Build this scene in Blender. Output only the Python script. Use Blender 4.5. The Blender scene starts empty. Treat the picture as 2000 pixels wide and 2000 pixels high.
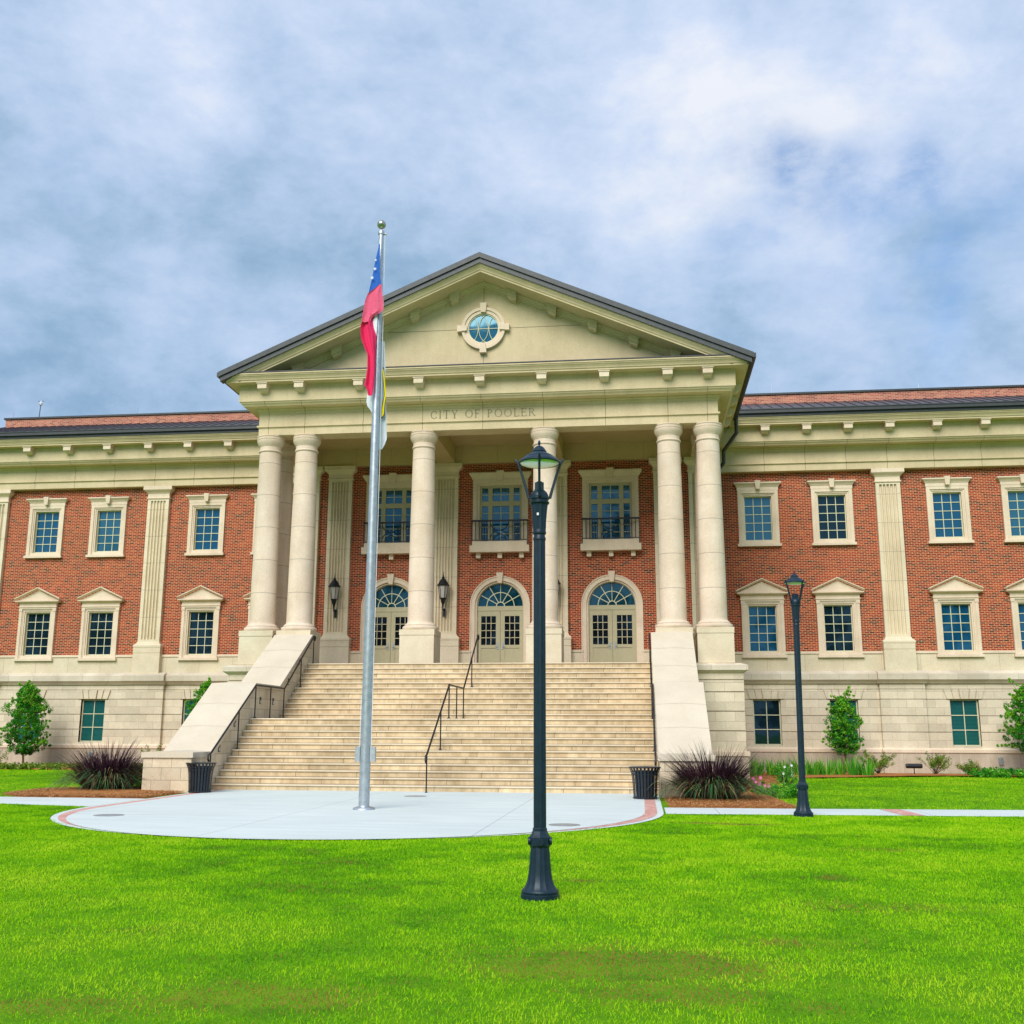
import bpy, math, random
import numpy as np
from mathutils import Matrix, Vector
random.seed(7); RNG=np.random.default_rng(11)
PI=math.pi; C=bpy.context.scene.collection; SC=bpy.context.scene
EXPO=1.3
# ------------------------------------------------------------------ materials
def srgb(r,g,b):
    f=lambda c:(c/255/12.92) if c/255<=.04045 else ((c/255+.055)/1.055)**2.4
    return (f(r),f(g),f(b),1)
class NT:
    def __init__(s,name):
        s.m=bpy.data.materials.new(name); s.m.use_nodes=True; s.t=s.m.node_tree; s.n=s.t.nodes; s.l=s.t.links
        s.b=s.n['Principled BSDF']
    def new(s,t,**k):
        n=s.n.new(t)
        for a,v in k.items(): setattr(n,a,v)
        return n
    def put(s,sock,v):
        if hasattr(v,'links') : s.l.new(v,sock)
        else: sock.default_value=v
    def math(s,op,a,b=None,clamp=False):
        n=s.new('ShaderNodeMath',operation=op,use_clamp=clamp); s.put(n.inputs[0],a)
        if b is not None: s.put(n.inputs[1],b)
        return n.outputs[0]
    def mix(s,f,a,b,mode='MIX'):
        n=s.new('ShaderNodeMix',data_type='RGBA',blend_type=mode); s.put(n.inputs[0],f); s.put(n.inputs[6],a); s.put(n.inputs[7],b); return n.outputs[2]
    def pos(s):
        g=s.new('ShaderNodeNewGeometry'); x=s.new('ShaderNodeSeparateXYZ'); s.l.new(g.outputs['Position'],x.inputs[0]); return g.outputs['Position'],x.outputs
    def noise(s,vec,scale,detail=3,rough=.55,dist=0):
        n=s.new('ShaderNodeTexNoise'); s.l.new(vec,n.inputs['Vector']); n.inputs['Scale'].default_value=scale; n.inputs['Detail'].default_value=detail; n.inputs['Roughness'].default_value=rough; n.inputs['Distortion'].default_value=dist; return n.outputs['Fac']
    def ramp(s,f,stops,interp='LINEAR'):
        n=s.new('ShaderNodeValToRGB'); n.color_ramp.interpolation=interp; e=n.color_ramp.elements
        while len(e)<len(stops): e.new(.5)
        for i,(p,c) in enumerate(stops): e[i].position=p; e[i].color=c
        s.put(n.inputs[0],f); return n.outputs[0]
    def comb(s,x,y,z=0.0):
        n=s.new('ShaderNodeCombineXYZ'); s.put(n.inputs[0],x); s.put(n.inputs[1],y); s.put(n.inputs[2],z); return n.outputs[0]
    def brick(s,vec,bw,rh,mortar,offset=.5,smooth=.1):
        n=s.new('ShaderNodeTexBrick',offset=offset); s.l.new(vec,n.inputs['Vector'])
        n.inputs['Color1'].default_value=(0,0,0,1); n.inputs['Color2'].default_value=(1,1,1,1); n.inputs['Mortar'].default_value=(.5,.5,.5,1)
        n.inputs['Scale'].default_value=1; n.inputs['Mortar Size'].default_value=mortar; n.inputs['Mortar Smooth'].default_value=smooth
        n.inputs['Brick Width'].default_value=bw; n.inputs['Row Height'].default_value=rh; return n.outputs['Color'],n.outputs['Fac']
    def bump(s,h,strength,dist):
        n=s.new('ShaderNodeBump'); s.l.new(h,n.inputs['Height']); n.inputs['Strength'].default_value=strength; n.inputs['Distance'].default_value=dist; s.l.new(n.outputs[0],s.b.inputs['Normal'])
    def out(s,col,rough=.8,metal=0,spec=.3):
        s.put(s.b.inputs['Base Color'],col); s.put(s.b.inputs['Roughness'],rough); s.b.inputs['Metallic'].default_value=metal; s.b.inputs['Specular IOR Level'].default_value=spec
        return s.m
def c4(r,g,b): return (r,g,b,1)
def stone(name,col,col2,bw=None,rh=.3,mortar=.006,offset=.5,zoff=0,uoff=0,joint=.45,stain=.12,blockvar=.10,streak=0.0,round_=None,brt=1.0,gr=.35):
    t=NT(name); P,x=t.pos()
    base=t.mix(t.ramp(t.noise(P,1.3,5,.6),[(.3,c4(0,0,0)),(.7,c4(1,1,1))]),c4(*col),c4(*col2))
    grit=t.noise(P,26,3,.7)
    base=t.mix(gr,base,t.ramp(grit,[(.25,c4(.62,.62,.6)),(.75,c4(1.25,1.25,1.25))]),'MULTIPLY')
    st=t.ramp(t.noise(P,.6,6,.65,.4),[(.35,c4(1-stain,1-stain*1.05,1-stain*1.15)),(.6,c4(1,1,1))])
    base=t.mix(1,base,st,'MULTIPLY')
    if streak:
        sv=t.comb(t.math('MULTIPLY',t.math('ADD',x[0],x[1]),3.0),t.math('MULTIPLY',x[2],.35))
        base=t.mix(streak,base,t.ramp(t.noise(sv,1.5,5,.6),[(.42,c4(.62,.58,.50)),(.58,c4(1.03,1.03,1.03))]),'MULTIPLY')
    if bw:
        u=t.math('ADD',t.math('ADD',x[0],x[1]),uoff)
        v=t.comb(u,t.math('SUBTRACT',x[2],zoff))
        rnd,fac=t.brick(v,bw,rh,mortar,offset)
        base=t.mix(1,base,t.ramp(rnd,[(0,c4(1-blockvar,1-blockvar,1-blockvar*1.1)),(1,c4(1+blockvar*.6,1+blockvar*.6,1+blockvar*.5))]),'MULTIPLY')
        base=t.mix(fac,base,t.mix(joint,base,c4(.10,.075,.05)))
        t.bump(t.math('SUBTRACT',t.math('MULTIPLY',grit,.25),fac),.5,.012)
    elif round_:
        m=t.math('FRACT',t.math('DIVIDE',t.math('SUBTRACT',x[2],zoff),round_))
        d=t.math('ABSOLUTE',t.math('SUBTRACT',m,.5)); f=t.math('GREATER_THAN',d,.5-.009/round_)
        base=t.mix(t.math('MULTIPLY',f,joint),base,c4(.16,.12,.08))
        t.bump(grit,.25,.006)
    else: t.bump(grit,.3,.006)
    return t.out(base,.85,0,.25)
def plain(name,col,rough=.5,metal=0,var=.12,scale=6,spec=.4,bump=0):
    t=NT(name); P,x=t.pos(); n=t.noise(P,scale,4,.6)
    b=t.mix(1,c4(*col),t.ramp(n,[(.3,c4(1-var,1-var,1-var)),(.7,c4(1+var,1+var,1+var))]),'MULTIPLY')
    if bump: t.bump(n,bump,.01)
    return t.out(b,rough,metal,spec)
def brickmat(name,cols,mort,bw=.203,rh=.0677,m=.0062):
    t=NT(name); P,x=t.pos(); v=t.comb(t.math('ADD',x[0],x[1]),x[2])
    rnd,fac=t.brick(v,bw,rh,m,.5,.15)
    c=t.ramp(rnd,cols,'LINEAR')
    c=t.mix(1,c,t.ramp(t.noise(P,.9,5,.6),[(.3,c4(.82,.80,.80)),(.7,c4(1.14,1.12,1.08))]),'MULTIPLY')
    c=t.mix(.2,c,t.ramp(t.noise(P,60,2,.6),[(.3,c4(.75,.75,.75)),(.7,c4(1.2,1.2,1.2))]),'MULTIPLY')
    c=t.mix(fac,c,c4(*mort)); t.bump(t.math('SUBTRACT',1.0,fac),.6,.008)
    return t.out(c,.88,0,.2)
BR=[(0,c4(.045,.016,.020)),(.07,c4(.11,.018,.018)),(.22,c4(.22,.021,.014)),(.5,c4(.29,.027,.014)),(.8,c4(.345,.038,.015)),(1,c4(.41,.075,.025))]
M={}
M['brick']=brickmat('red_brick',BR,(.72,.44,.24),m=.0073)
M['brick2']=brickmat('parapet_brick',[(0,c4(.28,.09,.07)),(.5,c4(.46,.14,.10)),(1,c4(.52,.22,.14))],(.72,.50,.36),m=.0060)
M['lime']=stone('limestone',(.82,.68,.52),(.75,.60,.45),streak=.08)
M['column']=stone('column_stone',(.82,.68,.55),(.75,.59,.44),round_=1.16,zoff=5.0,joint=.6,stain=.14,streak=.10)
M['pil']=stone('pilaster_stone',(.80,.69,.51),(.73,.61,.43),round_=1.16,zoff=5.0,joint=.5)
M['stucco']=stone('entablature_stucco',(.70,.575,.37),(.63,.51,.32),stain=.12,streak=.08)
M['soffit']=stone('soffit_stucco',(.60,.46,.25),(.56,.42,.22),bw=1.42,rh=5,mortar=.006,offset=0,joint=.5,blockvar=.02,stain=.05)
M['base']=stone('basement_ashlar',(.74,.65,.50),(.67,.57,.43),bw=.62,rh=.305,mortar=.005,zoff=.91,blockvar=.12,joint=.4)
M['plinth']=stone('plinth_stone',(.62,.54,.43),(.55,.46,.35),bw=2.2,rh=4,mortar=.006,offset=0,zoff=-1,blockvar=.05,stain=.2,streak=.25)
M['panel']=stone('water_table_panel',(.74,.64,.47),(.68,.57,.40),bw=1.45,rh=3,mortar=.006,offset=0,zoff=2,blockvar=.06)
M['ledge']=stone('ledge_stone',(.72,.64,.52),(.64,.55,.43),bw=1.1,rh=4,mortar=.006,offset=0,zoff=2,blockvar=.10,stain=.2)
M['step']=stone('step_stone',(.86,.68,.44),(.72,.54,.33),bw=1.62,rh=.16735,mortar=.007,offset=.32,blockvar=.12,stain=.28,streak=.5,joint=.7)
M['nose']=stone('nosing_stone',(.82,.70,.52),(.76,.62,.43),bw=1.62,rh=.16735,mortar=.005,offset=.32,blockvar=.05,stain=.15)
M['cheek']=stone('cheek_block',(.76,.64,.48),(.68,.55,.38),bw=.50,rh=.30,mortar=.006,zoff=0,blockvar=.12,stain=.22,joint=.55)
M['coping']=stone('coping_stone',(.68,.59,.46),(.63,.54,.41),stain=.08,gr=.18)
M['ped']=stone('pedestal_stone',(.76,.66,.49),(.70,.58,.41),stain=.12)
M['sage']=plain('sage_paint',(.46,.41,.25),.45,0,.05)
M['muntin']=plain('cream_muntin',(.62,.60,.40),.45,0,.05)
M['dark']=plain('dark_metal_trim',(.055,.060,.062),.45,.3,.15)
M['roof']=plain('standing_seam_roof',(.085,.075,.085),.42,.4,.15)
M['iron']=plain('black_iron',(.016,.017,.022),.45,.2,.2)
M['bin']=plain('black_coated_steel',(.022,.030,.040),.3,.2,.2)
M['lamp']=plain('blue_black_paint',(.008,.024,.040),.42,.15,.25,14)
M['galv']=plain('galvanised_steel',(.46,.50,.53),.42,.75,.18,9)
M['ball']=plain('brushed_ball',(.42,.43,.36),.28,.9,.08)
M['handle']=plain('satin_steel',(.45,.47,.50),.35,.8,.05)
M['concrete']=None
def glass(name,col,ior,rough=.03,blind=None):
    t=NT(name); P,x=t.pos()
    c=c4(*col)
    if blind:
        fr=t.math('FRACT',t.math('DIVIDE',x[2],.05)); k=t.math('GREATER_THAN',fr,.35)
        c=t.mix(t.math('MULTIPLY',k,.6),c4(*col),c4(*blind))
    n=t.noise(P,.9,2,.5); t.bump(n,.06,.05)
    m=t.out(c,rough); t.b.inputs['IOR'].default_value=ior; t.b.inputs['Specular IOR Level'].default_value=.5; t.b.inputs['Specular Tint'].default_value=(.45,.85,1,1)
    return m
M['glass']=glass('window_glass',(.004,.060,.13),1.95)
M['glassh']=glass('hazy_window_glass',(.010,.075,.13),2.1,.06,(.03,.11,.17))
M['glassd']=glass('dark_window_glass',(.005,.014,.022),1.6)  # tree reflections put into a darker pane colour on some windows
M['glassb']=glass('blind_window_glass',(.008,.05,.05),1.6,.05,(.02,.16,.15))
M['glassf']=glass('fanlight_glass',(.003,.035,.050),1.9)
M['glasso']=glass('oculus_glass',(.010,.09,.16),1.7)
M['lantern']=plain('frosted_glass',(.50,.46,.42),.3,0,.05)
def lensm():
    t=NT('green_lens'); t.b.inputs['Transmission Weight'].default_value=.35; return t.out(c4(.50,.80,.58),.25)
M['lens']=lensm()
def concrete():
    t=NT('pale_concrete'); P,x=t.pos()
    b=t.mix(t.noise(P,.35,6,.6,.3),c4(.55,.60,.58),c4(.71,.76,.73))
    v=t.comb(t.math('MULTIPLY',x[0],.5),t.math('MULTIPLY',x[1],3))
    b=t.mix(.6,b,t.ramp(t.noise(v,1.2,5,.6),[(.35,c4(.86,.87,.88)),(.65,c4(1.05,1.05,1.04))]),'MULTIPLY')
    b=t.mix(.5,b,t.ramp(t.noise(P,40,3,.7),[(.3,c4(.85,.85,.85)),(.7,c4(1.1,1.1,1.1))]),'MULTIPLY')
    vv=t.comb(t.math('ADD',x[0],1.1),t.math('ADD',x[1],40.2))
    r,f=t.brick(vv,3.9,3.9,.009,0)
    b=t.mix(t.math('MULTIPLY',f,.55),b,c4(.2,.2,.19))
    t.bump(t.noise(P,60,3,.6),.15,.004)
    return t.out(b,.8,0,.3)
M['concrete']=concrete()
def paver():
    t=NT('pink_brick_paver'); P,x=t.pos()
    rnd,f=t.brick(t.comb(x[0],x[1]),.105,.21,.006,.5)
    b=t.ramp(rnd,[(0,c4(.58,.25,.20)),(.5,c4(.66,.32,.27)),(1,c4(.70,.40,.35))])
    b=t.mix(f,b,c4(.45,.38,.34)); b=t.mix(.5,b,t.ramp(t.noise(P,30,3,.6),[(.3,c4(.8,.8,.8)),(.7,c4(1.1,1.1,1.1))]),'MULTIPLY')
    return t.out(b,.85,0,.2)
M['paver']=paver()
def straw():
    t=NT('pine_straw'); P,x=t.pos()
    b=t.ramp(t.noise(P,34,5,.75,2.5),[(.3,c4(.16,.055,.018)),(.5,c4(.46,.18,.055)),(.7,c4(.68,.34,.13))])
    t.bump(t.noise(P,30,4,.7,2),.8,.03); return t.out(b,.95,0,.1)
M['straw']=straw()
def attrmat(name,stops,rough=.6,trans=.0,spec=.25):
    t=NT(name); a=t.new('ShaderNodeAttribute',attribute_name='tint'); c=t.ramp(a.outputs['Fac'],stops)
    if trans:
        t.out(c,rough,0,spec); tr=t.new('ShaderNodeBsdfTranslucent'); t.l.new(c,tr.inputs[0]); mx=t.new('ShaderNodeMixShader'); mx.inputs[0].default_value=trans
        t.l.new(t.b.outputs[0],mx.inputs[1]); t.l.new(tr.outputs[0],mx.inputs[2]); t.l.new(mx.outputs[0],t.n['Material Output'].inputs[0]); return t.m
    return t.out(c,rough,0,spec)
M['grass']=attrmat('grass_blades',[(0,c4(.36,.15,.06)),(.16,c4(.40,.24,.06)),(.30,c4(.04,.25,.004)),(.55,c4(.20,.50,.003)),(.8,c4(.34,.65,.004)),(1,c4(.46,.68,.02))],.75,.3,.1)
M['leaf']=attrmat('holly_leaf',[(0,c4(.006,.10,.010)),(.5,c4(.03,.27,.012)),(.8,c4(.12,.44,.018)),(1,c4(.34,.60,.04))],.45,.25)
M['shrubleaf']=attrmat('shrub_leaf',[(0,c4(.04,.14,.01)),(.5,c4(.14,.27,.02)),(.8,c4(.30,.36,.05)),(1,c4(.40,.26,.08))],.5,.2)
M['iris']=attrmat('strap_leaf',[(0,c4(.02,.20,.02)),(.5,c4(.07,.42,.02)),(1,c4(.36,.62,.06))],.45,.25)
M['purple']=attrmat('purple_blade',[(0,c4(.016,.008,.018)),(.3,c4(.07,.022,.040)),(.5,c4(.10,.06,.03)),(.62,c4(.04,.14,.05)),(.82,c4(.08,.26,.09)),(1,c4(.46,.30,.13))],.4,.1)
M['strawb']=attrmat('straw_needles',[(0,c4(.16,.05,.015)),(.5,c4(.48,.19,.05)),(1,c4(.74,.42,.18))],.8)
M['treeleaf']=attrmat('far_leaf',[(0,c4(.01,.035,.01)),(.6,c4(.03,.09,.02)),(1,c4(.07,.15,.03))],.6)
M['petal_pink']=plain('pink_petal',(.75,.20,.42),.5,0,.1); M['petal_white']=plain('white_petal',(.8,.78,.82),.5,0,.05); M['petal_red']=plain('coral_petal',(.75,.22,.25),.5,0,.1)
M['bark']=plain('bark',(.13,.09,.06),.9,0,.3,12,.1,.5)
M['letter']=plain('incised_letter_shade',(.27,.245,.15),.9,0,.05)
def soil():
    t=NT('lawn_ground'); P,x=t.pos()
    b=t.ramp(t.noise(P,2.2,6,.7,.3),[(.28,c4(.05,.19,.004)),(.5,c4(.12,.31,.004)),(.72,c4(.20,.38,.005))])
    b=t.mix(.7,b,t.ramp(t.noise(P,55,4,.75,.5),[(.3,c4(.45,.5,.4)),(.7,c4(1.4,1.35,1.3))]),'MULTIPLY')
    t.bump(t.noise(P,45,4,.7),.7,.03); return t.out(b,.9,0,.1)
M['soil']=soil()
# ------------------------------------------------------------------ geometry helpers
class MB:
    def __init__(s): s.v=[]; s.f=[]
    def add(s,vs,fs):
        o=len(s.v); s.v+= [tuple(p) for p in vs]; s.f+=[tuple(i+o for i in f) for f in fs]; return s
    def quad(s,a,b,c,d): return s.add([a,b,c,d],[(0,1,2,3)])
    def box(s,x0,x1,y0,y1,z0,z1):
        v=[(x0,y0,z0),(x1,y0,z0),(x1,y1,z0),(x0,y1,z0),(x0,y0,z1),(x1,y0,z1),(x1,y1,z1),(x0,y1,z1)]
        return s.add(v,[(0,1,5,4),(1,2,6,5),(2,3,7,6),(3,0,4,7),(4,5,6,7),(3,2,1,0)])
    def hexa(s,v): return s.add(v,[(0,1,5,4),(1,2,6,5),(2,3,7,6),(3,0,4,7),(4,5,6,7),(3,2,1,0)])
    def poly_y(s,pts,y0,y1):      # polygon in XZ extruded along Y
        n=len(pts); v=[(x,y0,z) for x,z in pts]+[(x,y1,z) for x,z in pts]
        return s.add(v,[tuple(range(n)),tuple(range(2*n-1,n-1,-1))]+[(i,(i+1)%n,n+(i+1)%n,n+i) for i in range(n)])
    def poly_x(s,pts,x0,x1):      # polygon in YZ extruded along X
        n=len(pts); v=[(x0,y,z) for y,z in pts]+[(x1,y,z) for y,z in pts]
        return s.add(v,[tuple(range(n)),tuple(range(2*n-1,n-1,-1))]+[(i,(i+1)%n,n+(i+1)%n,n+i) for i in range(n)])
    def lathe(s,prof,n=32,cx=0,cy=0,close=True,flute=0,fd=0):
        v=[]
        for r,z in prof:
            for k in range(n):
                a=2*PI*k/n; rr=r*(1-(fd if (flute and k%2) else 0)); v.append((cx+rr*math.cos(a),cy+rr*math.sin(a),z))
        f=[]
        for i in range(len(prof)-1):
            for k in range(n): f.append((i*n+k,i*n+(k+1)%n,(i+1)*n+(k+1)%n,(i+1)*n+k))
        if close: f.append(tuple(range(n-1,-1,-1))); f.append(tuple((len(prof)-1)*n+k for k in range(n)))
        return s.add(v,f)
    def tube(s,pts,r,n=8,cap=True):
        pts=[Vector(p) for p in pts]; v=[]; rs=r if isinstance(r,(list,tuple)) else [r]*len(pts); prev=None
        for i,p in enumerate(pts):
            d=(pts[min(i+1,len(pts)-1)]-pts[max(i-1,0)]).normalized()
            a=Vector((0,0,1)) if abs(d.z)<.9 else Vector((1,0,0))
            if prev is not None: a=prev
            u=(a-d*a.dot(d)).normalized(); w=d.cross(u); prev=u
            for k in range(n): v.append(p+(u*math.cos(2*PI*k/n)+w*math.sin(2*PI*k/n))*rs[i])
        f=[(i*n+k,i*n+(k+1)%n,(i+1)*n+(k+1)%n,(i+1)*n+k) for i in range(len(pts)-1) for k in range(n)]
        if cap: f+= [tuple(range(n-1,-1,-1)),tuple((len(pts)-1)*n+k for k in range(n))]
        return s.add(v,f)
    def bar(s,a,b,w,h):           # rectangular bar between two points
        a=Vector(a); b=Vector(b); d=(b-a).normalized(); u=Vector((0,0,1)) if abs(d.z)<.95 else Vector((0,1,0))
        sx=d.cross(u).normalized(); sz=sx.cross(d).normalized(); v=[]
        for p in (a,b):
            for i,j in ((-1,-1),(1,-1),(1,1),(-1,1)): v.append(p+sx*i*w/2+sz*j*h/2)
        return s.add(v,[(0,1,2,3),(7,6,5,4),(0,4,5,1),(1,5,6,2),(2,6,7,3),(3,7,4,0)])
    def strip(s,prof,fn,closed=False):   # sweep profile rows -> fn(point) gives list of verts along path
        rows=[fn(p) for p in prof]; n=len(rows[0]); v=[q for r in rows for q in r]; f=[]
        m=len(rows)
        for i in range(m if closed else m-1):
            j=(i+1)%m
            for k in range(n-1): f.append((i*n+k,i*n+k+1,j*n+k+1,j*n+k))
        if closed: f.append(tuple(i*n for i in range(m))); f.append(tuple(i*n+n-1 for i in range(m-1,-1,-1)))
        return s.add(v,f)
    def build(s,name,mat,parent=None,loc=(0,0,0),smooth=False,kind=None):
        me=bpy.data.meshes.new(name); me.from_pydata(s.v,[],s.f); me.validate(); me.update()
        me.materials.append(mat); o=bpy.data.objects.new(name,me); C.objects.link(o); o.location=loc
        import bmesh
        b=bmesh.new(); b.from_mesh(me); bmesh.ops.recalc_face_normals(b,faces=b.faces); b.to_mesh(me); b.free()
        if smooth:
            me.polygons.foreach_set('use_smooth',[True]*len(me.polygons)); me.set_sharp_from_angle(angle=math.radians(smooth if smooth>1 else 40))
        if parent: o.parent=parent
        if kind: o['kind']=kind
        return o
def empty(name,loc=(0,0,0),rz=0):
    o=bpy.data.objects.new(name,None); C.objects.link(o); o.location=loc; o.rotation_euler=(0,0,rz); return o
def tag(o,label=None,cat=None,group=None,kind=None):
    if label:o['label']=label
    if cat:o['category']=cat
    if group:o['group']=group
    if kind:o['kind']=kind
    return o
KIDS={}
def copy_tree(o,parent=None,loc=None):
    c=o.copy(); C.objects.link(c); c.parent=parent if parent is not None else o.parent
    if loc is not None: c.location=loc
    for k in [x for x in bpy.data.objects if x.parent==o and x.name!=c.name]:
        copy_tree(k,c)
    return c
def npmesh(name,verts,loops,sizes,mat,parent=None,tint=None,kind=None,smooth=False):
    me=bpy.data.meshes.new(name); nv=len(verts); me.vertices.add(nv); me.vertices.foreach_set('co',np.ascontiguousarray(verts,dtype=np.float32).ravel())
    me.loops.add(len(loops)); me.loops.foreach_set('vertex_index',np.ascontiguousarray(loops,dtype=np.int32))
    me.polygons.add(len(sizes)); st=np.concatenate([[0],np.cumsum(sizes)[:-1]]).astype(np.int32); me.polygons.foreach_set('loop_start',st)
    if smooth: me.polygons.foreach_set('use_smooth',np.ones(len(sizes),bool))
    me.update(calc_edges=True)
    if tint is not None:
        a=me.attributes.new('tint','FLOAT','POINT'); a.data.foreach_set('value',np.ascontiguousarray(tint,dtype=np.float32))
    me.materials.append(mat); o=bpy.data.objects.new(name,me); C.objects.link(o)
    if parent:o.parent=parent
    if kind:o['kind']=kind
    return o
def vnoise(x,y,scale,seed=0):
    r=np.random.default_rng(seed); G=r.random((256,256)); x=x*scale+40; y=y*scale+40
    xi=np.floor(x).astype(int); yi=np.floor(y).astype(int); fx=x-xi; fy=y-yi; fx=fx*fx*(3-2*fx); fy=fy*fy*(3-2*fy)
    g=lambda a,b:G[a%256,b%256]
    return (g(xi,yi)*(1-fx)+g(xi+1,yi)*fx)*(1-fy)+(g(xi,yi+1)*(1-fx)+g(xi+1,yi+1)*fx)*fy
def fbm(x,y,scale,seed=0,o=4): return sum(vnoise(x,y,scale*2**i,seed+i)*.5**i for i in range(o))/sum(.5**i for i in range(o))
def wall(mb,x0,x1,z0,z1,y,ops=(),rev=.2,lip=0):
    xs=sorted({x0,x1}|{a for o in ops for a in (o[0],o[1]) if x0<a<x1}); zs=sorted({z0,z1}|{a for o in ops for a in (o[2],o[3]) if z0<a<z1})
    for i in range(len(xs)-1):
        for j in range(len(zs)-1):
            cx=(xs[i]+xs[i+1])/2; cz=(zs[j]+zs[j+1])/2
            if any(o[0]<cx<o[1] and o[2]<cz<o[3] for o in ops): continue
            mb.quad((xs[i],y,zs[j]),(xs[i+1],y,zs[j]),(xs[i+1],y,zs[j+1]),(xs[i],y,zs[j+1]))
    for a,b,c,d in ops:
        c0=max(c,z0); d0=min(d,z1)
        if d0<=c0 or b<=x0 or a>=x1: continue
        for xx in (a,b): mb.quad((xx,y,c0),(xx,y+rev,c0),(xx,y+rev,d0),(xx,y,d0))
        if d<=z1: mb.quad((a,y,d),(b,y,d),(b,y+rev,d),(a,y+rev,d))
        if c>=z0: mb.quad((a,y,c),(b,y,c),(b,y+rev,c),(a,y+rev,c))
    if lip:
        for zz in (z0,z1):
            prev=x0
            for o in sorted(ops):
                if o[2]<zz<o[3]:
                    if o[0]>prev: mb.quad((prev,y,zz),(o[0],y,zz),(o[0],y+lip,zz),(prev,y+lip,zz))
                    prev=o[1]
            mb.quad((prev,y,zz),(x1,y,zz),(x1,y+lip,zz),(prev,y+lip,zz))
        for xx in (x0,x1): mb.quad((xx,y,z0),(xx,y+lip,z0),(xx,y+lip,z1),(xx,y,z1))
# ------------------------------------------------------------------ dimensions (metres)
S=4.27; X0=7.73; D=4.58; W=7.23; WX=27.0
WINX=[10.13,13.04,17.49,20.34,24.95]; PILX=[15.22,22.62]
ZP=3.68; H1=.16735
FRONT=-1.17; T=.25; LB=FRONT-10*T; LF=LB-2.57; YB=LF-10*T
hall=empty('city_hall',(0,0,0)); tag(hall,'long red brick and limestone civic building with a pedimented portico','building')
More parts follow.
